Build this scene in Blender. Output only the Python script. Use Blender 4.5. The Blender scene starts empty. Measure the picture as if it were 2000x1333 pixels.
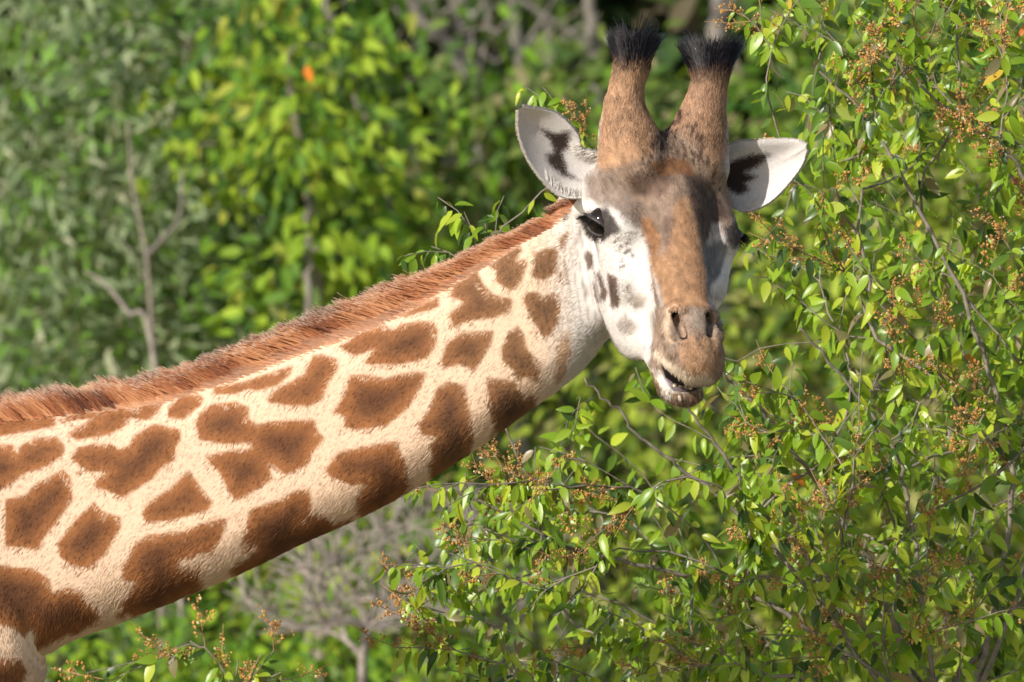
import bpy, math, random
import numpy as np
from mathutils import Vector, Matrix

rng = np.random.default_rng(7)
random.seed(7)
scene = bpy.context.scene
COL = scene.collection

# ------------------------------------------------------------------ camera
ZC = 2.70                      # camera height in metres
DIST = 20.0                    # camera to the giraffe's neck
cam_data = bpy.data.cameras.new('camera')
cam_data.sensor_width = 36.0
cam_data.lens = 360.0          # long telephoto: 2.0 m wide frame at 20 m
cam_data.clip_start = 0.1
cam_data.clip_end = 3000.0
cam_data.dof.use_dof = True
cam_data.dof.focus_distance = 20.4
cam_data.dof.aperture_fstop = 6.4
cam_data.dof.aperture_blades = 9
cam = bpy.data.objects.new('camera', cam_data)
COL.objects.link(cam)
cam.location = (0.0, -DIST, ZC)
cam.rotation_euler = (math.radians(90), 0, 0)
scene.camera = cam

# ------------------------------------------------------------------ sky and sun
SUN_EL = math.radians(25)
SUN_AZ = math.radians(180 + 41)     # clockwise from +Y: behind the camera, to its left
world = bpy.data.worlds.new('World')
scene.world = world
world.use_nodes = True
wn = world.node_tree
bg = wn.nodes['Background']
sky = wn.nodes.new('ShaderNodeTexSky')
sky.sky_type = 'NISHITA'
sky.sun_disc = False
sky.sun_elevation = SUN_EL
sky.sun_rotation = SUN_AZ
wn.links.new(sky.outputs[0], bg.inputs[0])
bg.inputs[1].default_value = 0.12
sun_data = bpy.data.lights.new('sun', 'SUN')
sun_data.energy = 4.6
sun_data.angle = math.radians(0.53)
sun_data.color = (1.0, 0.945, 0.87)
sun = bpy.data.objects.new('sun', sun_data)
COL.objects.link(sun)
sd = Vector((math.sin(SUN_AZ) * math.cos(SUN_EL), math.cos(SUN_AZ) * math.cos(SUN_EL), math.sin(SUN_EL)))
sun.rotation_euler = (-sd).to_track_quat('-Z', 'Y').to_euler()
sun.location = (-6, -12, 14)
scene.view_settings.view_transform = 'Standard'
scene.view_settings.look = 'None'
scene.view_settings.gamma = 1.0
scene.view_settings.use_curve_mapping = False
scene.view_settings.exposure = 0.14
scene.render.engine = 'CYCLES'
scene.cycles.use_denoising = True
scene.cycles.max_bounces = 6
scene.cycles.transparent_max_bounces = 4
scene.cycles_curves.shape = 'RIBBONS'
scene.cycles_curves.subdivisions = 1

# ------------------------------------------------------------------ helpers
def lin(c):
    c = np.asarray(c, float) / 255.0
    return np.where(c <= 0.04045, c / 12.92, ((c + 0.055) / 1.055) ** 2.4)

def px(u, v, y=0.0):
    """A photograph direction (2000 px wide) taken at depth y to a world point."""
    k = (DIST + y) / DIST
    return np.array([(u - 1000) / 1000 * k, y, ZC + (666.5 - v) / 1000 * k])

def tag(o, label=None, cat=None, group=None, kind=None):
    if label: o['label'] = label
    if cat: o['category'] = cat
    if group: o['group'] = group
    if kind: o['kind'] = kind
    return o

def empty(name, loc=(0, 0, 0)):
    o = bpy.data.objects.new(name, None)
    o.empty_display_size = 0.2
    COL.objects.link(o)
    o.location = loc
    return o

def link(name, data, parent=None):
    o = bpy.data.objects.new(name, data)
    COL.objects.link(o)
    if parent is not None:
        o.parent = parent
        o.matrix_parent_inverse = Matrix.Translation(-Vector(parent.location))
    return o

def make_mesh(name, verts, faces, mat, colors=None, cname='tint', smooth=True):
    """verts (n,3), faces (m,k) of one size k or a list of such arrays; colors per vertex."""
    if not isinstance(faces, list):
        faces = [faces]
    faces = [np.asarray(f, np.int32) for f in faces if len(f)]
    me = bpy.data.meshes.new(name)
    verts = np.asarray(verts, np.float32)
    me.vertices.add(len(verts))
    me.vertices.foreach_set('co', verts.ravel())
    loops = np.concatenate([f.ravel() for f in faces])
    tot = np.concatenate([np.full(len(f), f.shape[1], np.int32) for f in faces])
    start = np.concatenate([[0], np.cumsum(tot)[:-1]]).astype(np.int32)
    me.loops.add(len(loops))
    me.loops.foreach_set('vertex_index', loops)
    me.polygons.add(len(tot))
    me.polygons.foreach_set('loop_start', start)
    me.polygons.foreach_set('loop_total', tot)
    me.polygons.foreach_set('use_smooth', np.full(len(tot), smooth))
    if colors is not None:
        a = me.attributes.new(cname, 'FLOAT_COLOR', 'POINT')
        c = np.ones((len(verts), 4), np.float32)
        c[:, :3] = colors
        a.data.foreach_set('color', c.ravel())
    me.update(calc_edges=True)
    if mat is not None:
        me.materials.append(mat)
    return me

def vnoise(p, scale, seed=0):
    """Value noise in [0,1] at points p (n,3) with cell size scale."""
    q = np.asarray(p, float) / scale + 1000.0 + seed * 17.3
    i = np.floor(q).astype(np.int64)
    f = q - i
    f = f * f * (3 - 2 * f)
    out = 0
    for dx in (0, 1):
        for dy in (0, 1):
            for dz in (0, 1):
                h = ((i[:, 0] + dx) * 73856093) ^ ((i[:, 1] + dy) * 19349663) ^ ((i[:, 2] + dz) * 83492791) ^ (seed * 2654435)
                h = (h ^ (h >> 13)) * 1274126177
                h = ((h ^ (h >> 16)) & 0xffffff) / float(0xffffff)
                w = (f[:, 0] if dx else 1 - f[:, 0]) * (f[:, 1] if dy else 1 - f[:, 1]) * (f[:, 2] if dz else 1 - f[:, 2])
                out = out + w * h
    return out

def smooth01(a, b, x):
    t = np.clip((x - a) / (b - a), 0, 1)
    return t * t * (3 - 2 * t)

def nrm(v):
    v = np.asarray(v, float)
    return v / np.maximum(np.linalg.norm(v, axis=-1, keepdims=True), 1e-9)

def poly_sd(P, poly):
    """Signed distance (inside negative) of points P (n,2) to a polygon."""
    poly = np.asarray(poly, float)
    n = len(poly)
    d = np.full(len(P), 1e9)
    inside = np.zeros(len(P), bool)
    for i in range(n):
        a, b = poly[i], poly[(i + 1) % n]
        e = b - a
        w = P - a
        t = np.clip((w @ e) / max(e @ e, 1e-9), 0, 1)
        d = np.minimum(d, np.hypot(w[:, 0] - t * e[0], w[:, 1] - t * e[1]))
        c = ((a[1] > P[:, 1]) != (b[1] > P[:, 1]))
        with np.errstate(divide='ignore', invalid='ignore'):
            xx = (b[0] - a[0]) * (P[:, 1] - a[1]) / (b[1] - a[1]) + a[0]
        inside ^= c & (P[:, 0] < xx)
    return np.where(inside, -d, d)

def catmull(pts, n):
    """n points evenly spread over the Catmull-Rom curve through pts (k,d)."""
    P = np.asarray(pts, float)
    P = np.vstack([2 * P[0] - P[1], P, 2 * P[-1] - P[-2]])
    k = len(P) - 3
    t = np.linspace(0, k - 1e-6, n)
    i = t.astype(int)
    f = (t - i)[:, None]
    a, b, c, d = P[i], P[i + 1], P[i + 2], P[i + 3]
    return 0.5 * (2 * b + (c - a) * f + (2 * a - 5 * b + 4 * c - d) * f ** 2 + (3 * b - a - 3 * c + d) * f ** 3)

def tube(path, radii, sides=6):
    """verts, quads of a tube along path (n,3) with radii (n,), ends closed to points."""
    path = np.asarray(path, float)
    n = len(path)
    radii = np.broadcast_to(np.asarray(radii, float), (n,))
    T = nrm(np.gradient(path, axis=0))
    up = np.array([0, 0, 1.0]) if abs(T[0][2]) < 0.9 else np.array([1.0, 0, 0])
    N = np.empty_like(T)
    nv = up
    for i in range(n):
        nv = nv - T[i] * (nv @ T[i])
        nv = nv / max(np.linalg.norm(nv), 1e-9)
        N[i] = nv
    B = np.cross(T, N)
    a = np.linspace(0, 2 * np.pi, sides, endpoint=False)
    V = path[:, None] + radii[:, None, None] * (np.cos(a)[None, :, None] * N[:, None] + np.sin(a)[None, :, None] * B[:, None])
    V = V.reshape(-1, 3)
    i = np.arange(n - 1)[:, None] * sides
    j = np.arange(sides)[None]
    j2 = (j + 1) % sides
    Q = np.stack([i + j, i + j2, i + sides + j2, i + sides + j], -1).reshape(-1, 4)
    return V, Q

def merge(parts):
    """Join [(V,Q)] of one face size into one (V,Q)."""
    o, VS, QS = 0, [], []
    for V, Q in parts:
        VS.append(V); QS.append(np.asarray(Q) + o); o += len(V)
    return np.vstack(VS), np.vstack(QS)

# ------------------------------------------------------------------ materials
def new_mat(name):
    m = bpy.data.materials.new(name)
    m.use_nodes = True
    return m, m.node_tree, m.node_tree.nodes['Principled BSDF']

def mat_attr(name, attr, rough=0.7, spec=0.25, bump=None, var=0.0, var_scale=60):
    m, nt, b = new_mat(name)
    a = nt.nodes.new('ShaderNodeAttribute'); a.attribute_name = attr
    src = a.outputs['Color']
    if var:
        nz = nt.nodes.new('ShaderNodeTexNoise'); nz.inputs['Scale'].default_value = var_scale
        tc = nt.nodes.new('ShaderNodeTexCoord'); nt.links.new(tc.outputs['Object'], nz.inputs['Vector'])
        mr = nt.nodes.new('ShaderNodeMapRange'); mr.inputs[1].default_value = .25; mr.inputs[2].default_value = .75
        mr.inputs[3].default_value = 1 - var; mr.inputs[4].default_value = 1 + var
        nt.links.new(nz.outputs[0], mr.inputs[0])
        mx = nt.nodes.new('ShaderNodeVectorMath'); mx.operation = 'SCALE'
        nt.links.new(src, mx.inputs[0]); nt.links.new(mr.outputs[0], mx.inputs['Scale'])
        src = mx.outputs[0]
    nt.links.new(src, b.inputs['Base Color'])
    b.inputs['Roughness'].default_value = rough
    b.inputs['Specular IOR Level'].default_value = spec
    if bump:
        nz = nt.nodes.new('ShaderNodeTexNoise'); nz.inputs['Scale'].default_value = bump[0]; nz.inputs['Detail'].default_value = 4
        tc = nt.nodes.new('ShaderNodeTexCoord'); nt.links.new(tc.outputs['Object'], nz.inputs['Vector'])
        bp = nt.nodes.new('ShaderNodeBump'); bp.inputs['Strength'].default_value = bump[1]; bp.inputs['Distance'].default_value = bump[2]
        nt.links.new(nz.outputs[0], bp.inputs['Height']); nt.links.new(bp.outputs[0], b.inputs['Normal'])
    return m

def mat_plain(name, col, rough=0.6, spec=0.3, var=0.15, scale=40, bump=0.0):
    m, nt, b = new_mat(name)
    nz = nt.nodes.new('ShaderNodeTexNoise'); nz.inputs['Scale'].default_value = scale; nz.inputs['Detail'].default_value = 5
    tc = nt.nodes.new('ShaderNodeTexCoord'); nt.links.new(tc.outputs['Object'], nz.inputs['Vector'])
    cr = nt.nodes.new('ShaderNodeValToRGB')
    c = np.asarray(col, float)
    cr.color_ramp.elements[0].position = .3; cr.color_ramp.elements[1].position = .7
    cr.color_ramp.elements[0].color = (*(c * (1 - var)), 1)
    cr.color_ramp.elements[1].color = (*(c * (1 + var)), 1)
    nt.links.new(nz.outputs[0], cr.inputs[0]); nt.links.new(cr.outputs[0], b.inputs['Base Color'])
    b.inputs['Roughness'].default_value = rough
    b.inputs['Specular IOR Level'].default_value = spec
    if bump:
        bp = nt.nodes.new('ShaderNodeBump'); bp.inputs['Strength'].default_value = bump; bp.inputs['Distance'].default_value = 0.004
        nt.links.new(nz.outputs[0], bp.inputs['Height']); nt.links.new(bp.outputs[0], b.inputs['Normal'])
    return m

def mat_leaf(name, transl=0.35, rough=0.38, spec=0.5):
    """Two-sided leaf: tint attribute, paler duller underside, light shining through."""
    m, nt, b = new_mat(name)
    a = nt.nodes.new('ShaderNodeAttribute'); a.attribute_name = 'tint'
    g = nt.nodes.new('ShaderNodeNewGeometry')
    und = nt.nodes.new('ShaderNodeMix'); und.data_type = 'RGBA'
    under = nt.nodes.new('ShaderNodeMix'); under.data_type = 'RGBA'
    under.inputs[0].default_value = 0.45
    nt.links.new(a.outputs['Color'], under.inputs[6]); under.inputs[7].default_value = (.20, .24, .12, 1)
    nt.links.new(g.outputs['Backfacing'], und.inputs[0])
    nt.links.new(a.outputs['Color'], und.inputs[6]); nt.links.new(under.outputs[2], und.inputs[7])
    nt.links.new(und.outputs[2], b.inputs['Base Color'])
    b.inputs['Roughness'].default_value = rough
    b.inputs['Specular IOR Level'].default_value = spec
    tr = nt.nodes.new('ShaderNodeBsdfTranslucent')
    tm = nt.nodes.new('ShaderNodeMix'); tm.data_type = 'RGBA'; tm.blend_type = 'MULTIPLY'; tm.inputs[0].default_value = 1
    nt.links.new(a.outputs['Color'], tm.inputs[6]); tm.inputs[7].default_value = (2.2, 1.9, .7, 1)
    nt.links.new(tm.outputs[2], tr.inputs['Color'])
    ms = nt.nodes.new('ShaderNodeMixShader'); ms.inputs[0].default_value = transl
    out = nt.nodes['Material Output']
    nt.links.new(b.outputs[0], ms.inputs[1]); nt.links.new(tr.outputs[0], ms.inputs[2])
    nt.links.new(ms.outputs[0], out.inputs['Surface'])
    return m

def mat_hair(name, tip=None, rough=0.5, spec=0.25, transl=0.0):
    """Hair strands coloured by the 'hair_color' attribute and shaded with the skin's normal."""
    m, nt, b = new_mat(name)
    a = nt.nodes.new('ShaderNodeAttribute'); a.attribute_name = 'hair_color'
    src = a.outputs['Color']
    if tip is not None:
        hi = nt.nodes.new('ShaderNodeHairInfo')
        mr = nt.nodes.new('ShaderNodeMapRange'); mr.inputs[1].default_value = tip[1]; mr.inputs[2].default_value = tip[2]
        mr.inputs[3].default_value = 0; mr.inputs[4].default_value = tip[3]
        nt.links.new(hi.outputs['Intercept'], mr.inputs[0])
        mw = nt.nodes.new('ShaderNodeMath'); mw.operation = 'MULTIPLY'
        nt.links.new(mr.outputs[0], mw.inputs[0]); nt.links.new(a.outputs['Alpha'], mw.inputs[1])
        mx = nt.nodes.new('ShaderNodeMix'); mx.data_type = 'RGBA'
        nt.links.new(mw.outputs[0], mx.inputs[0]); nt.links.new(src, mx.inputs[6]); mx.inputs[7].default_value = (*tip[0], 1)
        src = mx.outputs[2]
    nt.links.new(src, b.inputs['Base Color'])
    b.inputs['Roughness'].default_value = rough
    b.inputs['Specular IOR Level'].default_value = spec
    n = nt.nodes.new('ShaderNodeAttribute'); n.attribute_name = 'skin_normal'
    geo = nt.nodes.new('ShaderNodeNewGeometry')
    mixn = nt.nodes.new('ShaderNodeMix'); mixn.data_type = 'VECTOR'; mixn.inputs[0].default_value = 0.2
    nt.links.new(n.outputs['Vector'], mixn.inputs[4]); nt.links.new(geo.outputs['Normal'], mixn.inputs[5])
    vn = nt.nodes.new('ShaderNodeVectorMath'); vn.operation = 'NORMALIZE'
    nt.links.new(mixn.outputs[1], vn.inputs[0])
    nt.links.new(vn.outputs[0], b.inputs['Normal'])
    if transl:
        tr = nt.nodes.new('ShaderNodeBsdfTranslucent'); nt.links.new(src, tr.inputs['Color'])
        nt.links.new(vn.outputs[0], tr.inputs['Normal'])
        ms = nt.nodes.new('ShaderNodeMixShader'); ms.inputs[0].default_value = transl
        nt.links.new(b.outputs[0], ms.inputs[1]); nt.links.new(tr.outputs[0], ms.inputs[2])
        nt.links.new(ms.outputs[0], nt.nodes['Material Output'].inputs['Surface'])
    return m

def make_hair(name, strands, colors, normals, mat, r0=0.0006, r1=0.0002, parent=None, alpha=None):
    """strands (N,K,3) -> one Curves object."""
    N, K = strands.shape[:2]
    cu = bpy.data.hair_curves.new(name)
    cu.add_curves([K] * N)
    cu.attributes['position'].data.foreach_set('vector', strands.astype(np.float32).ravel())
    ra = cu.attributes.get('radius') or cu.attributes.new('radius', 'FLOAT', 'POINT')
    r0 = np.broadcast_to(np.asarray(r0, np.float32), (N,))
    t = np.linspace(0, 1, K)[None] ** 1.5
    ra.data.foreach_set('value', (r0[:, None] * (1 - t) + r1 * t).astype(np.float32).ravel())
    ca = cu.attributes.new('hair_color', 'FLOAT_COLOR', 'CURVE')
    c = np.ones((N, 4), np.float32); c[:, :3] = colors
    if alpha is not None: c[:, 3] = alpha
    ca.data.foreach_set('color', c.ravel())
    na = cu.attributes.new('skin_normal', 'FLOAT_VECTOR', 'CURVE')
    na.data.foreach_set('vector', normals.astype(np.float32).ravel())
    cu.materials.append(mat)
    return link(name, cu, parent)

# ------------------------------------------------------------------ isosurface
def surface_nets(D, org, h):
    """Quad mesh of the zero level of grid D (nx,ny,nz)."""
    nx, ny, nz = D.shape
    S = D < 0
    cnt = np.zeros((nx - 1, ny - 1, nz - 1), np.uint8)
    for a in (0, 1):
        for b in (0, 1):
            for c in (0, 1):
                cnt += S[a:nx - 1 + a, b:ny - 1 + b, c:nz - 1 + c]
    act = np.argwhere((cnt > 0) & (cnt < 8))
    idx = np.full(cnt.shape, -1, np.int32)
    idx[act[:, 0], act[:, 1], act[:, 2]] = np.arange(len(act))
    offs = [(a, b, c) for a in (0, 1) for b in (0, 1) for c in (0, 1)]
    val = {o: D[act[:, 0] + o[0], act[:, 1] + o[1], act[:, 2] + o[2]].astype(float) for o in offs}
    acc = np.zeros((len(act), 3)); n = np.zeros(len(act))
    for o in offs:
        for ax in range(3):
            if o[ax] == 0:
                o2 = list(o); o2[ax] = 1; o2 = tuple(o2)
                a, b = val[o], val[o2]
                m = (a < 0) != (b < 0)
                t = np.where(m, a / np.where(m, a - b, 1), 0)
                p = np.zeros((len(act), 3)) + np.array(o, float); p[:, ax] += t
                acc += np.where(m[:, None], p, 0); n += m
    V = (act + acc / n[:, None]) * h + np.asarray(org)
    faces = []
    for ax in range(3):
        s0 = [slice(None)] * 3; s1 = [slice(None)] * 3
        s0[ax] = slice(0, -1); s1[ax] = slice(1, None)
        a, b = S[tuple(s0)], S[tuple(s1)]
        e = np.argwhere(a != b)
        u, v = (ax + 1) % 3, (ax + 2) % 3
        e = e[(e[:, u] > 0) & (e[:, v] > 0) & (e[:, u] < D.shape[u] - 1) & (e[:, v] < D.shape[v] - 1)]
        q = []
        for du, dv in ((1, 1), (0, 1), (0, 0), (1, 0)):
            k = e.copy(); k[:, u] -= du; k[:, v] -= dv
            q.append(idx[k[:, 0], k[:, 1], k[:, 2]])
        q = np.stack(q, 1)
        flip = ~a[e[:, 0], e[:, 1], e[:, 2]]
        q[flip] = q[flip][:, ::-1]
        faces.append(q)
    return V, np.vstack(faces)

def relax(V, Q, it=2, w=0.5):
    for _ in range(it):
        acc = np.zeros_like(V); n = np.zeros(len(V))
        for i in range(4):
            for j in (1, 3):
                np.add.at(acc, Q[:, i], V[Q[:, (i + j) % 4]]); np.add.at(n, Q[:, i], 1)
        V = V * (1 - w) + w * acc / np.maximum(n, 1)[:, None]
    return V

def vert_normals(V, Q):
    fn = np.cross(V[Q[:, 2]] - V[Q[:, 0]], V[Q[:, 3]] - V[Q[:, 1]])
    N = np.zeros_like(V)
    for i in range(4):
        np.add.at(N, Q[:, i], fn)
    return nrm(N)

class Field:
    """A signed distance grid built up from smoothly joined shapes."""
    def __init__(s, lo, hi, h):
        s.lo = np.array(lo, float); s.h = h
        s.n = np.ceil((np.array(hi) - s.lo) / h).astype(int) + 1
        s.D = np.full(tuple(s.n), 9.0, np.float32)
        s.ax = [s.lo[i] + h * np.arange(s.n[i]) for i in range(3)]
    def box(s, lo, hi):
        a = np.clip(np.floor((np.array(lo) - s.lo) / s.h).astype(int), 0, s.n)
        b = np.clip(np.ceil((np.array(hi) - s.lo) / s.h).astype(int) + 1, 0, s.n)
        sl = tuple(slice(a[i], b[i]) for i in range(3))
        X, Y, Z = np.meshgrid(*[s.ax[i][sl[i]] for i in range(3)], indexing='ij')
        return sl, np.stack([X, Y, Z], -1)
    def put(s, sl, d, k, sub=False):
        A = s.D[sl]
        if sub:
            d = -d
            h = np.clip(0.5 + 0.5 * (d - A) / k, 0, 1)
            s.D[sl] = A * (1 - h) + d * h + k * h * (1 - h)
        else:
            h = np.clip(0.5 + 0.5 * (A - d) / k, 0, 1)
            s.D[sl] = A * (1 - h) + d * h - k * h * (1 - h)
    def ell(s, c, r, M=np.eye(3), k=0.03, sub=False):
        """Ellipsoid with radii r along the rows of M."""
        c = np.asarray(c, float); r = np.asarray(r, float)
        e = np.sqrt(((r[:, None] * M) ** 2).sum(0)) + k * 1.6 + 2 * s.h
        sl, P = s.box(c - e, c + e)
        q = (P - c) @ M.T
        k0 = np.sqrt(((q / r) ** 2).sum(-1)); k1 = np.sqrt(((q / r ** 2) ** 2).sum(-1))
        s.put(sl, np.where(k0 < 1e-4, -r.min(), k0 * (k0 - 1) / np.maximum(k1, 1e-6)), k, sub)
    def cap(s, a, b, ra, rb, k=0.03, M=None, sc=None, sub=False):
        """Rounded cone; sc squeezes it along the rows of M."""
        a = np.asarray(a, float); b = np.asarray(b, float)
        e = max(ra, rb) * 1.5 + k * 1.6 + 2 * s.h
        sl, P = s.box(np.minimum(a, b) - e, np.maximum(a, b) + e)
        if M is not None:
            sc = np.asarray(sc, float)
            P = ((P - a) @ M.T) / sc; bb = ((b - a) @ M.T) / sc; aa = np.zeros(3)
        else:
            aa, bb = a, b
        w = P - aa; ev = bb - aa
        t = np.clip((w @ ev) / (ev @ ev), 0, 1)
        d = np.linalg.norm(w - t[..., None] * ev, axis=-1) - (ra + (rb - ra) * t)
        s.put(sl, d, k, sub)

# ================================================================== giraffe
# ---- coat pattern, in millimetres on the giraffe's flank plane (seen square from its right side)
def zoomed(s, ox, oy, polys):
    return [[(ox + x / s, oy + y / s) for x, y in p] for p in polys]

NECK = zoomed(1.951, 0, 650, [
 [(-60,330),(0,325),(215,315),(215,355),(170,365),(70,385),(0,395),(-60,400)],
 [(245,315),(400,295),(560,275),(625,262),(600,310),(560,335),(500,325),(490,350),(420,390),(290,410),(258,380),(360,325),(250,340)],
 [(640,290),(690,240),(750,230),(780,250),(765,280),(700,330),(640,325)],
 [(-90,440),(0,425),(50,425),(65,460),(85,425),(140,400),(215,395),(250,430),(245,465),(180,510),(90,540),(70,560),(0,600),(-80,610)],
 [(20,635),(100,615),(130,580),(240,520),(270,550),(280,640),(240,690),(165,790),(150,830),(90,820),(20,815)],
 [(270,480),(300,435),(360,425),(420,425),(460,445),(490,430),(510,390),(590,345),(690,370),(690,400),(670,440),(670,485),(620,510),(580,560),(470,630),(400,600),(360,590),(365,560),(410,530),(335,530)],
 [(220,800),(290,710),(360,645),(390,680),(465,705),(460,745),(400,850),(340,895),(280,890),(225,855)],
 [(540,690),(560,650),(650,590),(720,525),(760,580),(815,650),(790,680),(660,715),(560,725)],
 [(745,350),(760,310),(810,270),(900,262),(950,285),(950,330),(985,350),(1040,335),(1200,330),(1215,380),(1240,400),(1190,460),(1180,500),(1090,545),(1050,510),(1025,500),(1040,560),(960,610),(905,640),(880,620),(840,540),(780,470),(870,450),(960,440),(955,420),(860,425),(760,410)],
 [(810,210),(950,180),(1120,120),(1110,160),(1060,200),(980,225),(950,215),(900,235),(815,235)],
 [(1020,250),(1060,210),(1160,160),(1190,90),(1230,80),(1290,100),(1290,140),(1250,200),(1230,260),(1180,280),(1120,282),(1020,265)],
 [(470,890),(520,800),(560,770),(700,755),(800,715),(870,705),(860,750),(820,830),(700,860),(690,880),(790,900),(800,940),(770,980),(640,1060),(480,1060),(480,1000),(540,950),(465,945)],
 [(945,700),(960,670),(1080,630),(1120,600),(1180,595),(1190,660),(1180,700),(1210,670),(1270,670),(1290,700),(1370,690),(1360,760),(1200,840),(1100,880),(920,940),(900,880),(1000,810),(940,805)],
 [(-120,900),(0,885),(60,895),(120,895),(190,940),(200,990),(260,970),(310,985),(380,1040),(390,1080),(330,1120),(240,1150),(150,1190),(135,1120),(90,1160),(60,1130),(20,1115),(-100,1130)],
 [(-140,1240),(80,1240),(100,1280),(70,1400),(-140,1450)],
 [(-110,640),(-20,650),(-20,830),(-110,850)],
]) + zoomed(2.15, 500, 380, [
 [(345,640),(420,590),(540,545),(570,570),(605,545),(690,530),(750,535),(765,580),(755,640),(720,690),(610,715),(450,715),(500,650),(420,680)],
 [(395,760),(450,755),(540,770),(620,750),(720,745),(700,800),(640,900),(550,970),(430,990),(370,975),(375,930),(320,915),(370,850)],
 [(290,1155),(350,1080),(500,1050),(595,1035),(610,1090),(660,1150),(700,1190),(580,1320),(480,1330),(440,1260),(475,1215),(400,1220),(310,1185)],
 [(680,970),(730,900),(760,810),(800,785),(880,800),(890,870),(910,950),(950,1020),(900,1100),(770,1180),(735,1070),(755,1020),(700,1010)],
 [(775,700),(800,630),(860,580),(1000,570),(990,630),(920,740),(860,715),(790,730)],
 [(600,510),(690,460),(770,430),(770,470),(720,490),(620,515)],
 [(815,430),(830,380),(900,340),(930,310),(950,370),(1000,420),(1080,440),(1070,490),(1000,520),(900,530),(830,560),(810,500),(870,450)],
 [(975,300),(1050,250),(1110,210),(1120,240),(1090,280),(1135,270),(1140,300),(1110,380),(1070,405),(1010,370),(1010,320)],
 [(1030,650),(1060,580),(1100,550),(1130,590),(1140,650),(1200,710),(1205,760),(1100,775),(1080,740),(1035,700)],
 [(965,770),(1060,775),(1100,800),(1200,830),(1190,900),(1100,990),(1030,990),(990,900),(975,840)],
 [(1160,350),(1175,240),(1250,220),(1270,240),(1265,330),(1210,360)],
 [(1120,440),(1140,410),(1190,410),(1200,430),(1250,410),(1280,430),(1280,520),(1240,590),(1210,605),(1150,510)],
 [(1275,190),(1310,150),(1318,165),(1300,220),(1280,230)],
 [(1290,300),(1300,270),(1310,350),(1320,395),(1300,370)],
])
CHEEK = zoomed(2.898, 1000, 360, [
 [(480,480),(500,480),(540,600),(530,660),(505,650),(490,560)],
 [(540,495),(600,530),(615,650),(600,700),(560,690),(550,600)],
 [(455,540),(470,560),(500,650),(470,640)],
 [(425,370),(460,400),(465,460),(430,490),(410,410)],
 [(280,110),(320,100),(345,150),(320,200),(290,205)],
])
CHEEK_PALE = zoomed(2.898, 1000, 360, [
 [(670,640),(710,615),(765,640),(740,700),(700,710),(675,680)],
 [(600,780),(640,730),(720,800),(700,840),(640,850),(600,810)],
 [(640,570),(680,560),(690,610),(650,625)],
 [(400,560),(430,580),(440,630),(410,640)],
 [(375,260),(395,250),(385,320),(368,330)],
 [(780,740),(815,700),(820,790),(790,860)],
])
THROAT = zoomed(2.15, 500, 380, [[(1265,690),(1280,600),(1310,570),(1330,620),(1330,700),(1290,770),(1265,740)]])
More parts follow.
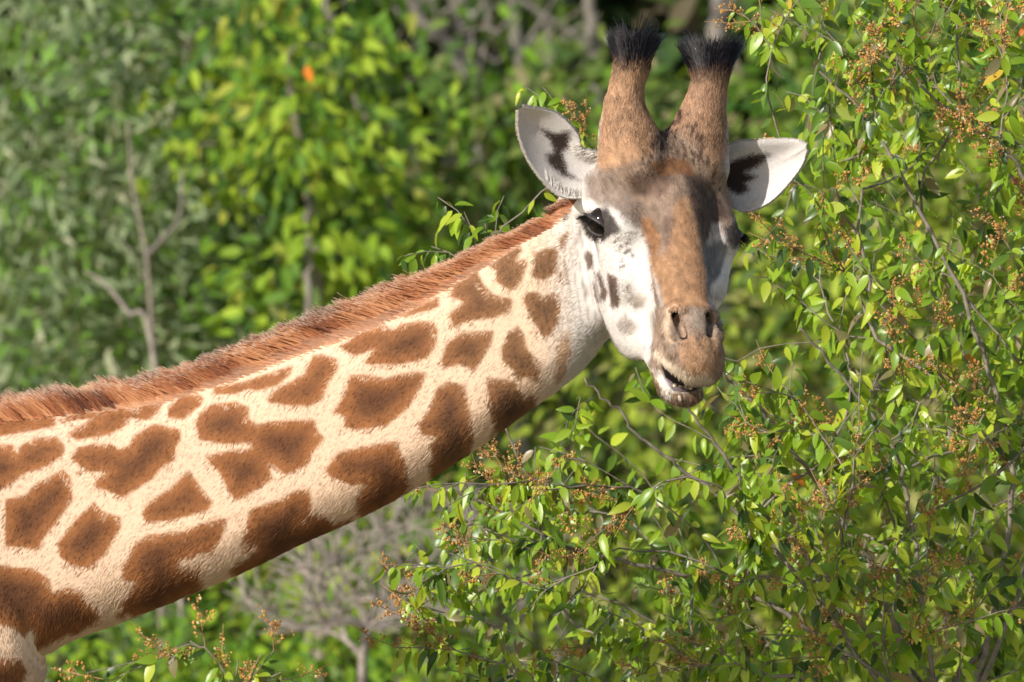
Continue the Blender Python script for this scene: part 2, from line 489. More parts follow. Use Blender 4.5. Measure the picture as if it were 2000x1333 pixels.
# head colouring: outline, colour, feather, strength
HEADC = [
 ([(1168,330),(1180,270),(1200,200),(1260,200),(1290,240),(1340,200),(1420,200),(1412,330),(1455,405),(1440,440),(1395,470),(1385,560),(1395,610),(1290,610),(1278,540),(1262,470),(1235,435),(1205,405),(1180,370)], (156,130,110), 28, 1),
 ([(1138,345),(1200,330),(1245,400),(1240,437),(1205,412),(1150,398)], (150,130,116), 26, .95),
 ([(1165,335),(1175,80),(1280,80),(1290,240),(1275,300),(1220,325)], (194,150,114), 24, 1),
 ([(1292,245),(1330,80),(1440,80),(1418,310),(1400,340),(1370,290)], (184,142,110), 24, 1),
 ([(1322,395),(1345,388),(1360,440),(1370,500),(1380,560),(1384,600),(1302,605),(1290,560),(1272,530),(1268,505),(1296,500)], (180,135,98), 14, .95),
 ([(1250,432),(1270,425),(1292,470),(1278,525),(1262,470)], (156,108,70), 9, .9),
 ([(1335,335),(1368,342),(1404,380),(1425,425),(1390,445),(1378,500),(1362,440),(1350,400)], (88,70,60), 14, .95),
 ([(1270,520),(1282,560),(1288,600),(1287,650),(1276,690),(1270,700),(1279,650),(1281,600),(1274,560)], (112,84,64), 5, .85),  # shade in the crease between cheek and nose, painted as a dark line
 ([(1293,420),(1318,430),(1312,470),(1306,500),(1292,470)], (122,98,86), 10, .8),
 ([(1225,345),(1300,332),(1320,350),(1290,385),(1240,380)], (112,88,74), 14, .9),
 ([(1265,325),(1310,310),(1345,315),(1360,345),(1330,340),(1290,345)], (138,92,58), 8, .9),
 ([(1283,600),(1395,600),(1425,660),(1425,745),(1340,755),(1268,710)], (162,136,116), 8, 1),
 ([(1335,655),(1400,655),(1412,700),(1395,735),(1340,728),(1325,690)], (190,146,108), 18, .8),
 ([(1348,598),(1374,603),(1370,640),(1352,640)], (176,158,140), 10, .8),
 ([(1312,675),(1300,660),(1295,630),(1303,604),(1320,595),(1328,602),(1312,614),(1306,638),(1316,672)], (216,184,152), 5, .8),
 ([(1397,662),(1406,638),(1399,610),(1388,602),(1394,630),(1391,660)], (200,172,146), 5, .8),
 ([(1360,650),(1372,650),(1368,664),(1358,664)], (110,88,78), 5, .8),
 ([(1272,690),(1300,722),(1340,748),(1400,745),(1392,729),(1340,728),(1300,704),(1284,680)], (218,198,172), 8, .9),
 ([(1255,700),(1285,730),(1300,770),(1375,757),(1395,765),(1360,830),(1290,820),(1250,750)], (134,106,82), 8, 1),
 ([(1276,735),(1288,735),(1308,762),(1350,766),(1370,757),(1370,761),(1345,769),(1300,767)], (226,214,198), 4, .9),
 ([(1128,398),(1158,392),(1168,412),(1132,420)], (240,236,230), 8, 1),
 ([(1126,420),(1162,416),(1185,406),(1208,440),(1214,450),(1180,470),(1150,466),(1138,445)], (58,47,43), 10, .95),
 ([(1416,446),(1450,430),(1470,460),(1430,490),(1418,474)], (60,50,47), 10, .95),
 ([(1374,490),(1405,470),(1425,480),(1405,540),(1382,570)], (120,116,114), 9, .9),  # shaded side of the face below the far eye, painted bluish grey
 ([(1392,440),(1412,436),(1405,470),(1378,486)], (190,180,172), 8, .9),
]
MOUTH = [(1284,704),(1300,722),(1340,750),(1385,750),(1368,758),(1345,766),(1312,764),(1296,742)]
SPOTS = [(1210.5,467,3),(1217,481,3),(1229,476,3),(1228,490,4),(1216,509,3),(1218,520,3.5),(1235,501,3),(1257,460,3),(1269,481,3),(1210,490,2.5),(1207,470,2.5),(1230,470,3)]
_sp = np.random.default_rng(3)
_region = [(1225,345),(1270,285),(1290,245),(1325,215),(1345,230),(1385,290),(1418,385),(1385,350),(1340,308),(1270,326)]
while len(SPOTS) < 125:
    q = _sp.uniform((1215, 195), (1420, 390))
    if poly_sd(q[None], _region)[0] < 0:
        SPOTS.append((q[0], q[1], _sp.uniform(1.8, 4.0)))

CREAM, WHITE = lin((229, 196, 166)), lin((212, 204, 197))

def coat(P, jitter=True):
    """Coat colour at points P (n,3) of the giraffe."""
    n = len(P)
    kk = 1000 * DIST / (DIST + np.minimum(P[:, 1], 0))
    U = np.stack([1000 + P[:, 0] * kk, 666.5 - (P[:, 2] - ZC) * kk], 1)
    U0 = U.copy()
    if jitter:
        a = rng.normal(0, 3.2, n); b = rng.normal(0, 0.9, n)
        head = smooth01(1100, 1180, U[:, 0])
        a *= 1 - .6 * head
        U = U + np.stack([a * .6 + b * .8, a * .8 - b * .6], 1)
        Q = np.stack([U[:, 0], U[:, 1], np.zeros(n)], 1)
        ac, al_ = U[:, 0] * .8 - U[:, 1] * .6, U[:, 0] * .6 + U[:, 1] * .8
        sp = (vnoise(np.c_[ac, al_ * .12, ac * 0], 4.5, 71) - .5) * 22 * (1 - .55 * head)      # combed spikes at the patch edges
        U[:, 0] += sp * -.6; U[:, 1] += sp * .8
        U[:, 0] += (vnoise(Q, 16, 3) - .5) * 11 * (1 - .6 * head); U[:, 1] += (vnoise(Q, 16, 4) - .5) * 11 * (1 - .6 * head)
    t = smooth01(1030, 1150, U0[:, 0])[:, None]
    C = CREAM * (1 - t) + WHITE * t
    # cream is a little pinker along the back, paler under the throat
    C = C * (1 - .10 * (vnoise(np.c_[U0, np.zeros(n)], 90, 9) - .5))[:, None]
    near = P[:, 1] < 0.35
    def layer(poly, f, m=6):
        p = np.asarray(poly)
        lo, hi = p.min(0) - f - m, p.max(0) + f + m
        s = np.nonzero((U[:, 0] > lo[0]) & (U[:, 0] < hi[0]) & (U[:, 1] > lo[1]) & (U[:, 1] < hi[1]))[0]
        return s, (poly_sd(U[s], p) if len(s) else np.zeros(0))
    for poly in NECK:
        s, d = layer(poly, 4)
        if not len(s): continue
        w = smooth01(3.0, -3.0, d)[:, None]
        din = smooth01(0, -42, d)[:, None]
        hd = smooth01(700, 1080, U0[s, 0])[:, None]
        edge = lin((152, 97, 57)) * (1 - hd) + lin((134, 96, 65)) * hd
        mid = lin((98, 62, 40)) * (1 - hd) + lin((86, 62, 46)) * hd
        c = edge * (1 - din) + mid * din
        c = c * (0.74 + .30 * vnoise(np.c_[U0[s], np.zeros(len(s))], 30, 5) + .22 * vnoise(np.c_[U0[s], np.zeros(len(s))], 9, 6))[:, None]
        C[s] = C[s] * (1 - w) + c * w
    for poly in CHEEK:
        s, d = layer(poly, 5); w = smooth01(3, -3, d)[:, None]
        C[s] = C[s] * (1 - w) + lin((100, 82, 72)) * w
    for poly in CHEEK_PALE:
        s, d = layer(poly, 12); w = smooth01(8, -8, d)[:, None] * .8
        C[s] = C[s] * (1 - w) + lin((132, 118, 106)) * w
    for poly in THROAT:
        s, d = layer(poly, 10); w = smooth01(6, -6, d)[:, None] * .85
        C[s] = C[s] * (1 - w) + lin((176, 136, 100)) * w
    for poly, col, f, st in HEADC:
        s, d = layer(poly, f); w = smooth01(f * .5, -f * .5, d)[:, None] * st
        C[s] = C[s] * (1 - w) + lin(np.array(col) * (.85 if max(col) < 210 else .95)) * w
    head = U0[:, 0] > 1160
    hs = np.nonzero(head)[0]
    if len(hs):
        C[hs] *= (0.42 + .60 * vnoise(P[hs], .011, 21) + .60 * vnoise(P[hs] * (1, 1, .4), .0042, 22))[:, None] ** np.where(C[hs].mean(1, keepdims=True) < .42, 1.0, .35)
    for x, y, r in SPOTS:
        s = np.nonzero((abs(U0[:, 0] - x) < r * 2.5) & (abs(U0[:, 1] - y) < r * 3))[0]
        if not len(s): continue
        d = np.hypot((U0[s, 0] - x), (U0[s, 1] - y) * .75)
        w = (smooth01(r * 1.25, r * .8, d) * .8)[:, None]
        C[s] = C[s] * (1 - w) + lin((58, 40, 32)) * w
    # black horn tips
    w = np.zeros(n)
    for cx, top, bot, x0, x1 in ((1235, 118, 165, 1150, 1300), (1388, 132, 190, 1310, 1450)):
        m = (U0[:, 0] > x0) & (U0[:, 0] < x1) & (U0[:, 1] < 260)
        w = np.where(m, np.maximum(w, smooth01(bot, top, U[:, 1] + rng.normal(0, 8, n))), w)
    C = C * (1 - w[:, None]) + lin((30, 26, 28)) * w[:, None]
    # wrinkles behind the jaw: the shade in the folds painted as dark lines
    m = np.nonzero((U0[:, 0] > 1025) & (U0[:, 0] < 1170) & (U0[:, 1] > 430) & (U0[:, 1] < 665))[0]
    if len(m):
        ph = np.sin((U0[m, 0] + (U0[m, 1] - 550) * (-.18) + 5 * (vnoise(np.c_[U0[m], m * 0], 60, 8) - .5)) * (2 * np.pi / 14.0))
        k = smooth01(.35, .95, ph) * smooth01(1025, 1050, U0[m, 0])
        C[m] *= (1 - .38 * k)[:, None]
    # out of the picture: plain net of patches on the shoulders and flank
    far = np.nonzero(U0[:, 0] < -55)[0]
    if len(far):
        q = P[far] / .21
        q = q + .5 * np.stack([vnoise(P[far], .15, k) - .5 for k in (31, 32, 33)], 1)
        i = np.floor(q)
        d1 = np.full(len(far), 9.0); d2 = np.full(len(far), 9.0)
        for dx in (-1, 0, 1):
            for dy in (-1, 0, 1):
                for dz in (-1, 0, 1):
                    c = i + (dx, dy, dz)
                    hsh = np.abs(np.sin(c @ np.array([[12.9, 39.3, 73.1], [78.2, 11.1, 51.7], [37.7, 93.9, 5.3]])) * 43758.5) % 1
                    d = np.linalg.norm(q - (c + hsh), axis=1)
                    d2 = np.where(d < d1, d1, np.minimum(d2, d)); d1 = np.minimum(d1, d)
        w = smooth01(.08, .14, d2 - d1)[:, None]
        cc = CREAM * (1 - w) + lin((140, 86, 50)) * w
        hoof = smooth01(.14, .10, P[far, 2])[:, None]
        C[far] = cc * (1 - hoof) + lin((60, 48, 40)) * hoof
    return np.clip(C, 0, 1) ** .95

# ---- head frame: F to the nose, S to the giraffe's left side, T out of the forehead
psi, the, rol = math.radians(20), math.radians(42), math.radians(6)
def _roll(v):
    c, s = math.cos(rol), math.sin(rol)
    return np.array([v[0] * c + v[2] * s, v[1], -v[0] * s + v[2] * c])
hd = np.array([math.sin(psi), -math.cos(psi), 0])
AF = _roll(math.cos(the) * hd + np.array([0, 0, -math.sin(the)]))
AT = _roll(math.sin(the) * hd + np.array([0, 0, math.cos(the)]))
AS = _roll(np.array([math.cos(psi), math.sin(psi), 0]))
HM = np.stack([AF, AS, AT])
H0 = px(1298, 448, -0.13)
def hp(f, s, t):
    return H0 + (f * AF + s * AS + t * AT) / 1000
def rotS(deg):
    """Head axes pitched by deg about the side axis."""
    a = math.radians(deg)
    return np.stack([math.cos(a) * AF + math.sin(a) * AT, AS, -math.sin(a) * AF + math.cos(a) * AT])

# ---- neck: upper and lower outline, half thickness, depth of the middle
NK = [  # top u,v   bottom u,v   half width   depth
 (-800, 960, -640, 1900, .33, .13), (-540, 905, -340, 1700, .31, .13), (-300, 850, -80, 1490, .27, .13), (-120, 822, 20, 1325, .235, .12), (0, 806, 95, 1266, .205, .11),
 (150, 788, 250, 1206, .185, .10), (320, 758, 430, 1132, .17, .09), (450, 714, 580, 1062, .158, .08),
 (600, 650, 740, 988, .15, .07), (750, 594, 880, 903, .14, .06), (880, 530, 990, 822, .132, .055),
 (990, 470, 1080, 752, .125, .05), (1080, 428, 1145, 680, .12, .05), (1170, 390, 1215, 630, .115, .06), (1270, 360, 1300, 590, .105, .07)]
NKC = catmull(np.array([[(a + c) / 2, (b + d) / 2, math.hypot(a - c, b - d) / 2, w * 1000, y * 1000] for a, b, c, d, w, y in NK]), 480)
NKX = (NKC[:, 0] - 1000) / 1000; NKZ = ZC + (666.5 - NKC[:, 1]) / 1000
NKH = NKC[:, 2] / 1000; NKW = NKC[:, 3] / 1000; NKY = NKC[:, 4] / 1000

fld = Field((-1.16, -0.50, ZC - 0.90), (0.50, 0.36, ZC + 0.585), 0.005)
# neck
def neck_field(ax):
    """Distance to the neck on a grid: a rounded slab following the neck's two outlines."""
    gx, gz = np.meshgrid(ax[0], ax[2], indexing='ij')
    best = np.full(gx.shape, 9.0); bi = np.zeros(gx.shape, int)
    for i in range(len(NKX)):
        d = np.hypot(gx - NKX[i], gz - NKZ[i])
        m = d < best; best[m] = d[m]; bi[m] = i
    hh, ww, yy = NKH[bi], NKW[bi], NKY[bi]
    q = ((best / hh)[:, None, :] ** 3.5 + np.abs((ax[1][None, :, None] - yy[:, None, :]) / ww[:, None, :]) ** 3.5) ** (1 / 3.5)
    return ((q - 1) * np.minimum(hh, ww)[:, None, :]).astype(np.float32)
fld.D[:] = neck_field(fld.ax)
# skull, face and jaws
fld.ell(hp(-70, 0, 5), (.150, .108, .105), HM, .05)
for s in (-1, 1):
    fld.ell(hp(-85, 95 * s, 0), (.075, .055, .065), HM, .04)          # temple behind the eye
    fld.ell(hp(45, 58 * s, -72), (.135, .046, .085), HM, .04)         # cheek
    fld.cap(hp(0, 48 * s, -112), hp(290, 22 * s, -92), .050, .034, .035)   # jaw
    fld.ell(hp(82, 52 * s, -130), (.138, .042, .062), HM, .035)
    fld.ell(hp(65, 80 * s, -38), (.085, .045, .050), HM, .04)        # cheekbone under the eye
fld.cap(hp(15, 0, 0), hp(292, 0, -22), .094, .056, .03, HM, (1, .88, 1))   # bridge of the nose
for s in (-1, 1):
    fld.ell(hp(8, 92 * s, 0), (.072, .050, .056), HM, .035)           # orbit
    fld.cap(hp(-45, 88 * s, 48), hp(42, 108 * s, 34), .026, .024, .03)  # brow
fld.ell(hp(0, 0, 78), (.075, .045, .030), rotS(-14), .035)            # bump on the forehead
fld.ell(hp(130, 0, 52), (.12, .034, .02), rotS(-13), .03)             # ridge of the nose
fld.ell(hp(318, 0, -34), (.064, .064, .056), HM, .03)                 # muzzle
fld.ell(hp(338, 0, -44), (.036, .060, .034), rotS(-20), .02)          # upper lip
fld.ell(hp(322, 0, -112), (.050, .047, .024), rotS(4), .018)          # chin and lower lip
fld.ell(hp(343, 0, -104), (.018, .040, .014), HM, .012)
def surf(u, v, into=0.0):
    """The point of the skin met along the photograph direction (u, v)."""
    for y in np.arange(-.48, .3, .002):
        p = px(u, v, y)
        k = np.clip(((p - fld.lo) / fld.h).round().astype(int), 0, fld.n - 1)
        if fld.D[k[0], k[1], k[2]] < 0: break
    return p + np.array([0, into, 0])
NOSE = [([(1312, 690), (1303, 660), (1299, 630), (1306, 608), (1320, 598), (1334, 606)], [(1318, 614), (1325, 632), (1335, 656)], [(1322, 640), (1320, 665)], .0085),
        ([(1396, 684), (1401, 658), (1399, 632), (1391, 612), (1381, 604)], [(1384, 616), (1386, 632), (1386, 652)], [(1390, 645), (1393, 664)], .0075)]
rims = []
for rim, slit, groove, r_ in NOSE:
    rims.append(([surf(*q_, .003) for q_ in rim], [surf(*q_, .004) for q_ in slit], [surf(*q_, .002) for q_ in groove], r_))
for rim, slit, groove, r_ in rims:
    for a_, b_ in zip(rim[:-1], rim[1:]): fld.cap(a_, b_, .0085, .0085, .010)
for rim, slit, groove, r_ in rims:
    for a_, b_ in zip(slit[:-1], slit[1:]): fld.cap(a_ - (0, .006, 0), b_ - (0, .004, 0), r_, r_ * .9, .006, sub=True)
    for a_, b_ in zip(slit[:-1], slit[1:]): fld.cap(a_ + (.002, .010, 0), b_ + (.001, .010, 0), r_ * .85, r_ * .8, .004, sub=True)
    fld.cap(slit[1] + (0, .008, 0), slit[1] + np.array([0, .035, .006]), r_ * 1.0, r_ * .7, .004, sub=True)
    fld.cap(groove[0] - (0, .004, 0), groove[1] - (0, .003, 0), .006, .003, .008, sub=True)
# eyes: set where the orbit faces out and a little forward
EYE = []
_pe = HM @ (surf(1168, 441) - H0)
for s in (-1, 1):
    pe = H0 + np.array([_pe[0], -s * _pe[1] if s > 0 else _pe[1], _pe[2]]) @ HM
    o_ = nrm(AF * .72 + AS * s * .68 + AT * .10)
    al = AF - o_ * (AF @ o_); al = nrm(al + .10 * AT); al = nrm(al - o_ * (al @ o_))
    uv_ = np.cross(o_, al); uv_ = uv_ if uv_ @ AT > 0 else -uv_
    EYE.append((s, pe, o_, al, uv_))
    fld.ell(pe + o_ * .004, (.035, .019, .018), np.stack([al, uv_, o_]), .008, sub=True)
# open mouth
fld.ell(hp(348, 0, -84), (.060, .050, .0115), rotS(-8), .006, sub=True)
fld.ell(hp(300, -44, -66), (.045, .022, .006), rotS(-18), .005, sub=True)
# horns
for pts in ([(1238, 330, .072), (1232, 290, .060), (1223, 248, .045), (1219, 208, .0335), (1225, 165, .0280), (1234, 128, .0300), (1240, 108, .026)],
            [(1357, 322, .068), (1361, 284, .057), (1369, 243, .044), (1377, 206, .0345), (1385, 170, .0290), (1388, 140, .0315), (1388, 126, .028)]):
    dy = -.150 if pts[0][0] < 1300 else -.095
    for (a, b, r), (a2, b2, r2) in zip(pts[:-1], pts[1:]):
        fld.cap(px(a, b, dy), px(a2, b2, dy), r, r2, .022)
fld.ell(px(1297, 325, -.10), (.075, .07, .060), k=.03)
fld.ell(px(1132, 408, .0), (.045, .05, .045), k=.03)
Vg, Qg = surface_nets(fld.D, fld.lo, fld.h)
Vg = relax(Vg, Qg, 2, .4)
Ng = vert_normals(Vg, Qg)

# ---- trunk and legs, out of the picture to the left
fb = Field((-3.75, -.65, -.06), (-.98, .9, 3.0), .026)
YB = .13
fb.D[:] = neck_field(fb.ax)
fb.ell((-2.35, YB, 1.98), (.86, .33, .47), k=.1)
fb.ell((-1.72, YB, 2.02), (.44, .30, .52), k=.15)
fb.ell((-3.00, YB, 1.88), (.45, .28, .40), k=.15)
for s in (-1, 1):
    for hip, knee, hock, foot in (((-1.68, 1.70), (-1.66, 1.05), (-1.66, .95), (-1.66, .05)), ((-3.02, 1.68), (-2.92, 1.25), (-3.12, .85), (-3.06, .05))):
        y = YB + s * .20
        fb.cap((hip[0], y, hip[1]), (knee[0], y, knee[1]), .17, .085, .08)
        fb.cap((knee[0], y, knee[1]), (hock[0], y, hock[1]), .085, .07, .05)
        fb.cap((hock[0], y, hock[1]), (foot[0], y, foot[1] + .12), .068, .048, .05)
        fb.cap((foot[0] + .02, y, .13), (foot[0] + .03, y, .055), .055, .075, .04)
        fb.ell((foot[0] + .03, y, -.03), (.16, .12, .03), k=.01, sub=True)
fb.cap((-3.40, YB, 2.05), (-3.50, YB, 1.35), .045, .02, .08)
Vb, Qb = surface_nets(fb.D, fb.lo, fb.h)
Vb[:, 2] = np.maximum(Vb[:, 2], 0.0)
keep = ~((Vb[Qb][:, :, 0] > -1.12).any(1))
Qb = Qb[keep]
Va, Qa = np.vstack([Vg, Vb]), np.vstack([Qg, Qb + len(Vg)])
m_skin = mat_attr('giraffe_coat', 'coat_color', .75, .15, (260, .35, .003))
giraffe = empty('giraffe', (-2.3, YB, 0))
tag(giraffe, 'giraffe with brown patched neck stretched out and head turned to look straight out', 'giraffe')
skin_col = np.vstack([coat(Vg, False), coat(Vb, False)])
Ug = np.stack([1000 + Vg[:, 0] * 1005, 666.5 - (Vg[:, 2] - ZC) * 1005], 1)
# bare inside of mouth and nostrils: shade of the hollows painted in, near black
L = (Vg - H0) @ HM.T * 1000
inside = np.zeros(len(Vg))
w = smooth01(3, -3, poly_sd(Ug, MOUTH)) * (Vg[:, 1] < -.2)
inside = np.maximum(inside, w)
for rim, slit, groove, r_ in rims:
    for a_, b_ in zip(slit[:-1], slit[1:]):
        e = b_ - a_; t = np.clip(((Vg - a_) @ e) / (e @ e), 0, 1)
        inside = np.maximum(inside, smooth01(r_ * 1.15, r_ * .9, np.linalg.norm((Vg - a_ - t[:, None] * e) * (1, .45, 1), axis=1)))
skin_col[:len(Vg)] = skin_col[:len(Vg)] * (1 - inside[:, None]) + lin((26, 19, 20)) * inside[:, None]
body = link('body', make_mesh('body', Va, Qa, m_skin, skin_col, 'coat_color'), giraffe)

# ---- short coat
def scatter(V, Q, N, n, ok):
    A = np.linalg.norm(np.cross(V[Q[:, 2]] - V[Q[:, 0]], V[Q[:, 3]] - V[Q[:, 1]]), axis=1) * ok
    f = rng.choice(len(Q), n, p=A / A.sum())
    a, b = rng.random((2, n, 1))
    def bil(W):
        w = W[Q[f]]
        return (w[:, 0] * (1 - a) + w[:, 1] * a) * (1 - b) + (w[:, 3] * (1 - a) + w[:, 2] * a) * b
    return bil(V), nrm(bil(N))

fc = Vg[Qg].mean(1); fnn = nrm(Ng[Qg].mean(1))
ok = ((fnn[:, 1] < .45) & (fc[:, 0] > -1.15)).astype(float)
ok *= np.where(fc[:, 0] > .09, 1.5, 1.0)
ok *= (inside[Qg].max(1) < .3)
for s, pe, o_, al, uv_ in EYE:
    dq = fc - pe
    ok *= (((dq @ al) / .036) ** 2 + ((dq @ uv_) / .021) ** 2 + ((dq @ o_) / .03) ** 2) > 1
P, Nn = scatter(Vg, Qg, Ng, 520000, ok)
C = coat(P)
Up = np.stack([1000 + P[:, 0] * 1005, 666.5 - (P[:, 2] - ZC) * 1005], 1)
headw = smooth01(1090, 1180, Up[:, 0] + .35 * (500 - Up[:, 1]))[:, None]
horn = ((Up[:, 1] < 300) & (Up[:, 0] > 1160))[:, None] * smooth01(320, 260, Up[:, 1])[:, None]
flow = np.array([-.62, 0, -.78]) * (1 - headw) + (-AF * .9 + np.array([-.15, 0, -.1])) * headw
flow = flow * (1 - horn) + np.array([0.05, 0, 1.0]) * horn
cheek = ((Up[:, 0] < 1275) & (Up[:, 0] > 1120) & (Up[:, 1] > 450))[:, None]
flow = np.where(cheek, np.array([-.75, .1, -.5]), flow)
muzz = (((P - H0) @ HM.T)[:, 0] * 1000 > 250)[:, None]
flow = np.where(muzz, np.array([-.1, 0, -1.0]), flow)
wig = np.stack([vnoise(P, .035, k) - .5 for k in (11, 12, 13)], 1)
flow = flow + wig * .55 + rng.normal(0, .14, P.shape)
flow = nrm(flow - Nn * (flow * Nn).sum(1, keepdims=True))
under = smooth01(-.2, -.8, Nn[:, 2])[:, None] * (1 - headw * .55)
ln = (.0112 * (1 - headw) + .0075 * headw + .010 * under) * rng.uniform(.7, 1.3, (len(P), 1))
ln = ln + .006 * horn
chin = ((Up[:, 1] > 752) & (Up[:, 0] > 1240))[:, None]
ln = np.where(chin, rng.uniform(.008, .016, ln.shape), ln)
lift = .16 + .28 * under + rng.normal(0, .07, ln.shape) + .1 * headw
t = np.linspace(0, 1, 4)[None, :, None]
S = P[:, None] - Nn[:, None] * .001 + ln[:, None] * (t * flow[:, None] + (lift[:, None] * (t - .55 * t ** 2)) * Nn[:, None])
C = C * rng.uniform(.84, 1.13, (len(P), 1))
C = np.where((headw > .5) & (C.mean(1, keepdims=True) < .45), C * rng.uniform(.66, 1.3, (len(P), 1)), C)
m_fur = mat_hair('short_fur', rough=.55, spec=.18, transl=.10)
make_hair('short_coat', S, C, nrm(Nn + np.array([-.12, -.42, 0])), m_fur, .0006, .0002, giraffe)

# ---- mane along the crest of the neck
n = 60000
crest = np.array([(-140, 800), (0, 783), (100, 772), (200, 762), (320, 742), (450, 700), (560, 655), (700, 600), (820, 550), (940, 490), (1040, 440), (1140, 392)], float)
mtop = np.array([(-140, 775), (0, 760), (100, 748), (200, 736), (300, 714), (400, 692), (450, 674), (560, 624), (700, 574), (780, 541), (900, 490), (1020, 438), (1140, 384)], float)
u0 = rng.uniform(-120, 1128, n)
cz = np.interp(u0, crest[:, 0], crest[:, 1])
# roots are spread over the ridge: from the near flank over the top
side = rng.beta(1.2, 1.0, n)                        # 0 low on the near flank, 1 on the ridge
drop = (1 - side) * np.interp(u0, [-120, 400, 800, 1105], [40, 56, 66, 26])
vr = cz + drop - 6
_top = np.array([np.max(np.nonzero(c_)[0]) if c_.any() else 0 for c_ in (fld.D < 0).any(axis=1)])
_iu = np.clip((((u0 - 1000) / 1000 - fld.lo[0]) / fld.h).astype(int), 0, fld.n[0] - 1)
vtop = 666.5 - (fld.ax[2][_top[_iu]] - ZC) * 1000
vr = np.where(vr < vtop + 5, vtop + 3 + 14 * rng.random(n) ** 2, vr)
# sit the roots on the real skin: ray march the field along y
xw = (u0 - 1000) / 1000; zw = ZC + (666.5 - vr) / 1000
ix = np.clip(((xw - fld.lo[0]) / fld.h).astype(int), 0, fld.n[0] - 1)
iz = np.clip(((zw - fld.lo[2]) / fld.h).astype(int), 0, fld.n[2] - 1)
colm = fld.D[ix, :, iz] < 0
hit = colm.any(1)
iy = np.argmax(colm, 1)
ysurf = np.where(hit, fld.ax[1][iy], np.interp(u0, NKC[:, 0], NKY))
R = np.stack([xw, ysurf, zw], 1)
iy = np.clip(iy, 1, fld.n[1] - 2); ix = np.clip(ix, 1, fld.n[0] - 2); iz = np.clip(iz, 1, fld.n[2] - 2)
SN = nrm(np.stack([fld.D[ix + 1, iy, iz] - fld.D[ix - 1, iy, iz], fld.D[ix, iy + 1, iz] - fld.D[ix, iy - 1, iz], fld.D[ix, iy, iz + 1] - fld.D[ix, iy, iz - 1]], 1))
slope = np.interp(u0, (crest[1:, 0] + crest[:-1, 0]) / 2, -np.diff(crest[:, 1]) / np.diff(crest[:, 0]))
tang = nrm(np.stack([np.ones(n), np.zeros(n), slope], 1))
perp = np.stack([-tang[:, 2], np.zeros(n), tang[:, 0]], 1)
along = u0 + 0.0; across = vr - np.interp(u0, crest[:, 0], crest[:, 1])
clump = vnoise(np.c_[along, across * .6, u0 * 0], 16, 41)
lock = vnoise(np.c_[along * .55 + across * 1.1, across * .4, u0 * 0], 7, 42)      # diagonal locks
band = vnoise(np.c_[along * .22, across * 1.5, u0 * 0], 14, 43)                   # long dark partings
outl = np.interp(u0, mtop[:, 0], mtop[:, 1])
reach = np.clip((vr - outl) / 1000, .008, .09)
ridge = smooth01(.62, .92, side)
L0 = (np.clip(reach * 1.0, .014, .036) * (1 - ridge) + np.clip(reach * .92, .018, .046) * ridge) * rng.uniform(.75, 1.1, n) * (.85 + .3 * clump)
lean = (1.0 - .15 * ridge + .5 * (band - .5))[:, None] + rng.normal(0, .12, (n, 1))
d0 = perp - tang * lean
d0 = d0 - SN * (d0 * SN).sum(1, keepdims=True) * (1 - ridge)[:, None]
d0 = nrm(d0 + rng.normal(0, .07, (n, 3)))
lift = (.10 + .14 * (clump - .5) + .08 * ridge)[:, None]
t = np.linspace(0, 1, 5)[None, :, None]
S = R[:, None] + L0[:, None, None] * (d0[:, None] * t + SN[:, None] * lift[:, None] * t - tang[:, None] * (.22 * t ** 2) + np.array([0, .25, 0]) * t ** 2 * (1 - ridge)[:, None, None])
tone = np.clip(.62 * smooth01(.25, .75, band) + .42 * smooth01(.2, .8, lock) - .06 + rng.normal(0, .10, n), 0, 1)[:, None]
dark, mid_, lite = lin((88, 44, 24)), lin((164, 94, 52)), lin((206, 144, 96))
MC = np.where(tone < .5, dark + (mid_ - dark) * (tone * 2), mid_ + (lite - mid_) * (tone * 2 - 1))
low = smooth01(.32, 0, side)[:, None]
MC = MC * (1 - .6 * low) + lin((206, 160, 124)) * .6 * low
MC = MC ** .92
MN = nrm(SN * .45 + perp * .3 - np.array([0.4, 1, 0]) * .7)
m_mane = mat_hair('mane_hair', tip=(tuple(lin((250, 236, 214))), .80, 1.0, .75), rough=.5, spec=.2, transl=.28)
make_hair('mane', S, MC, MN, m_mane, .00075, .00025, giraffe, alpha=ridge * rng.uniform(.3, 1, n))

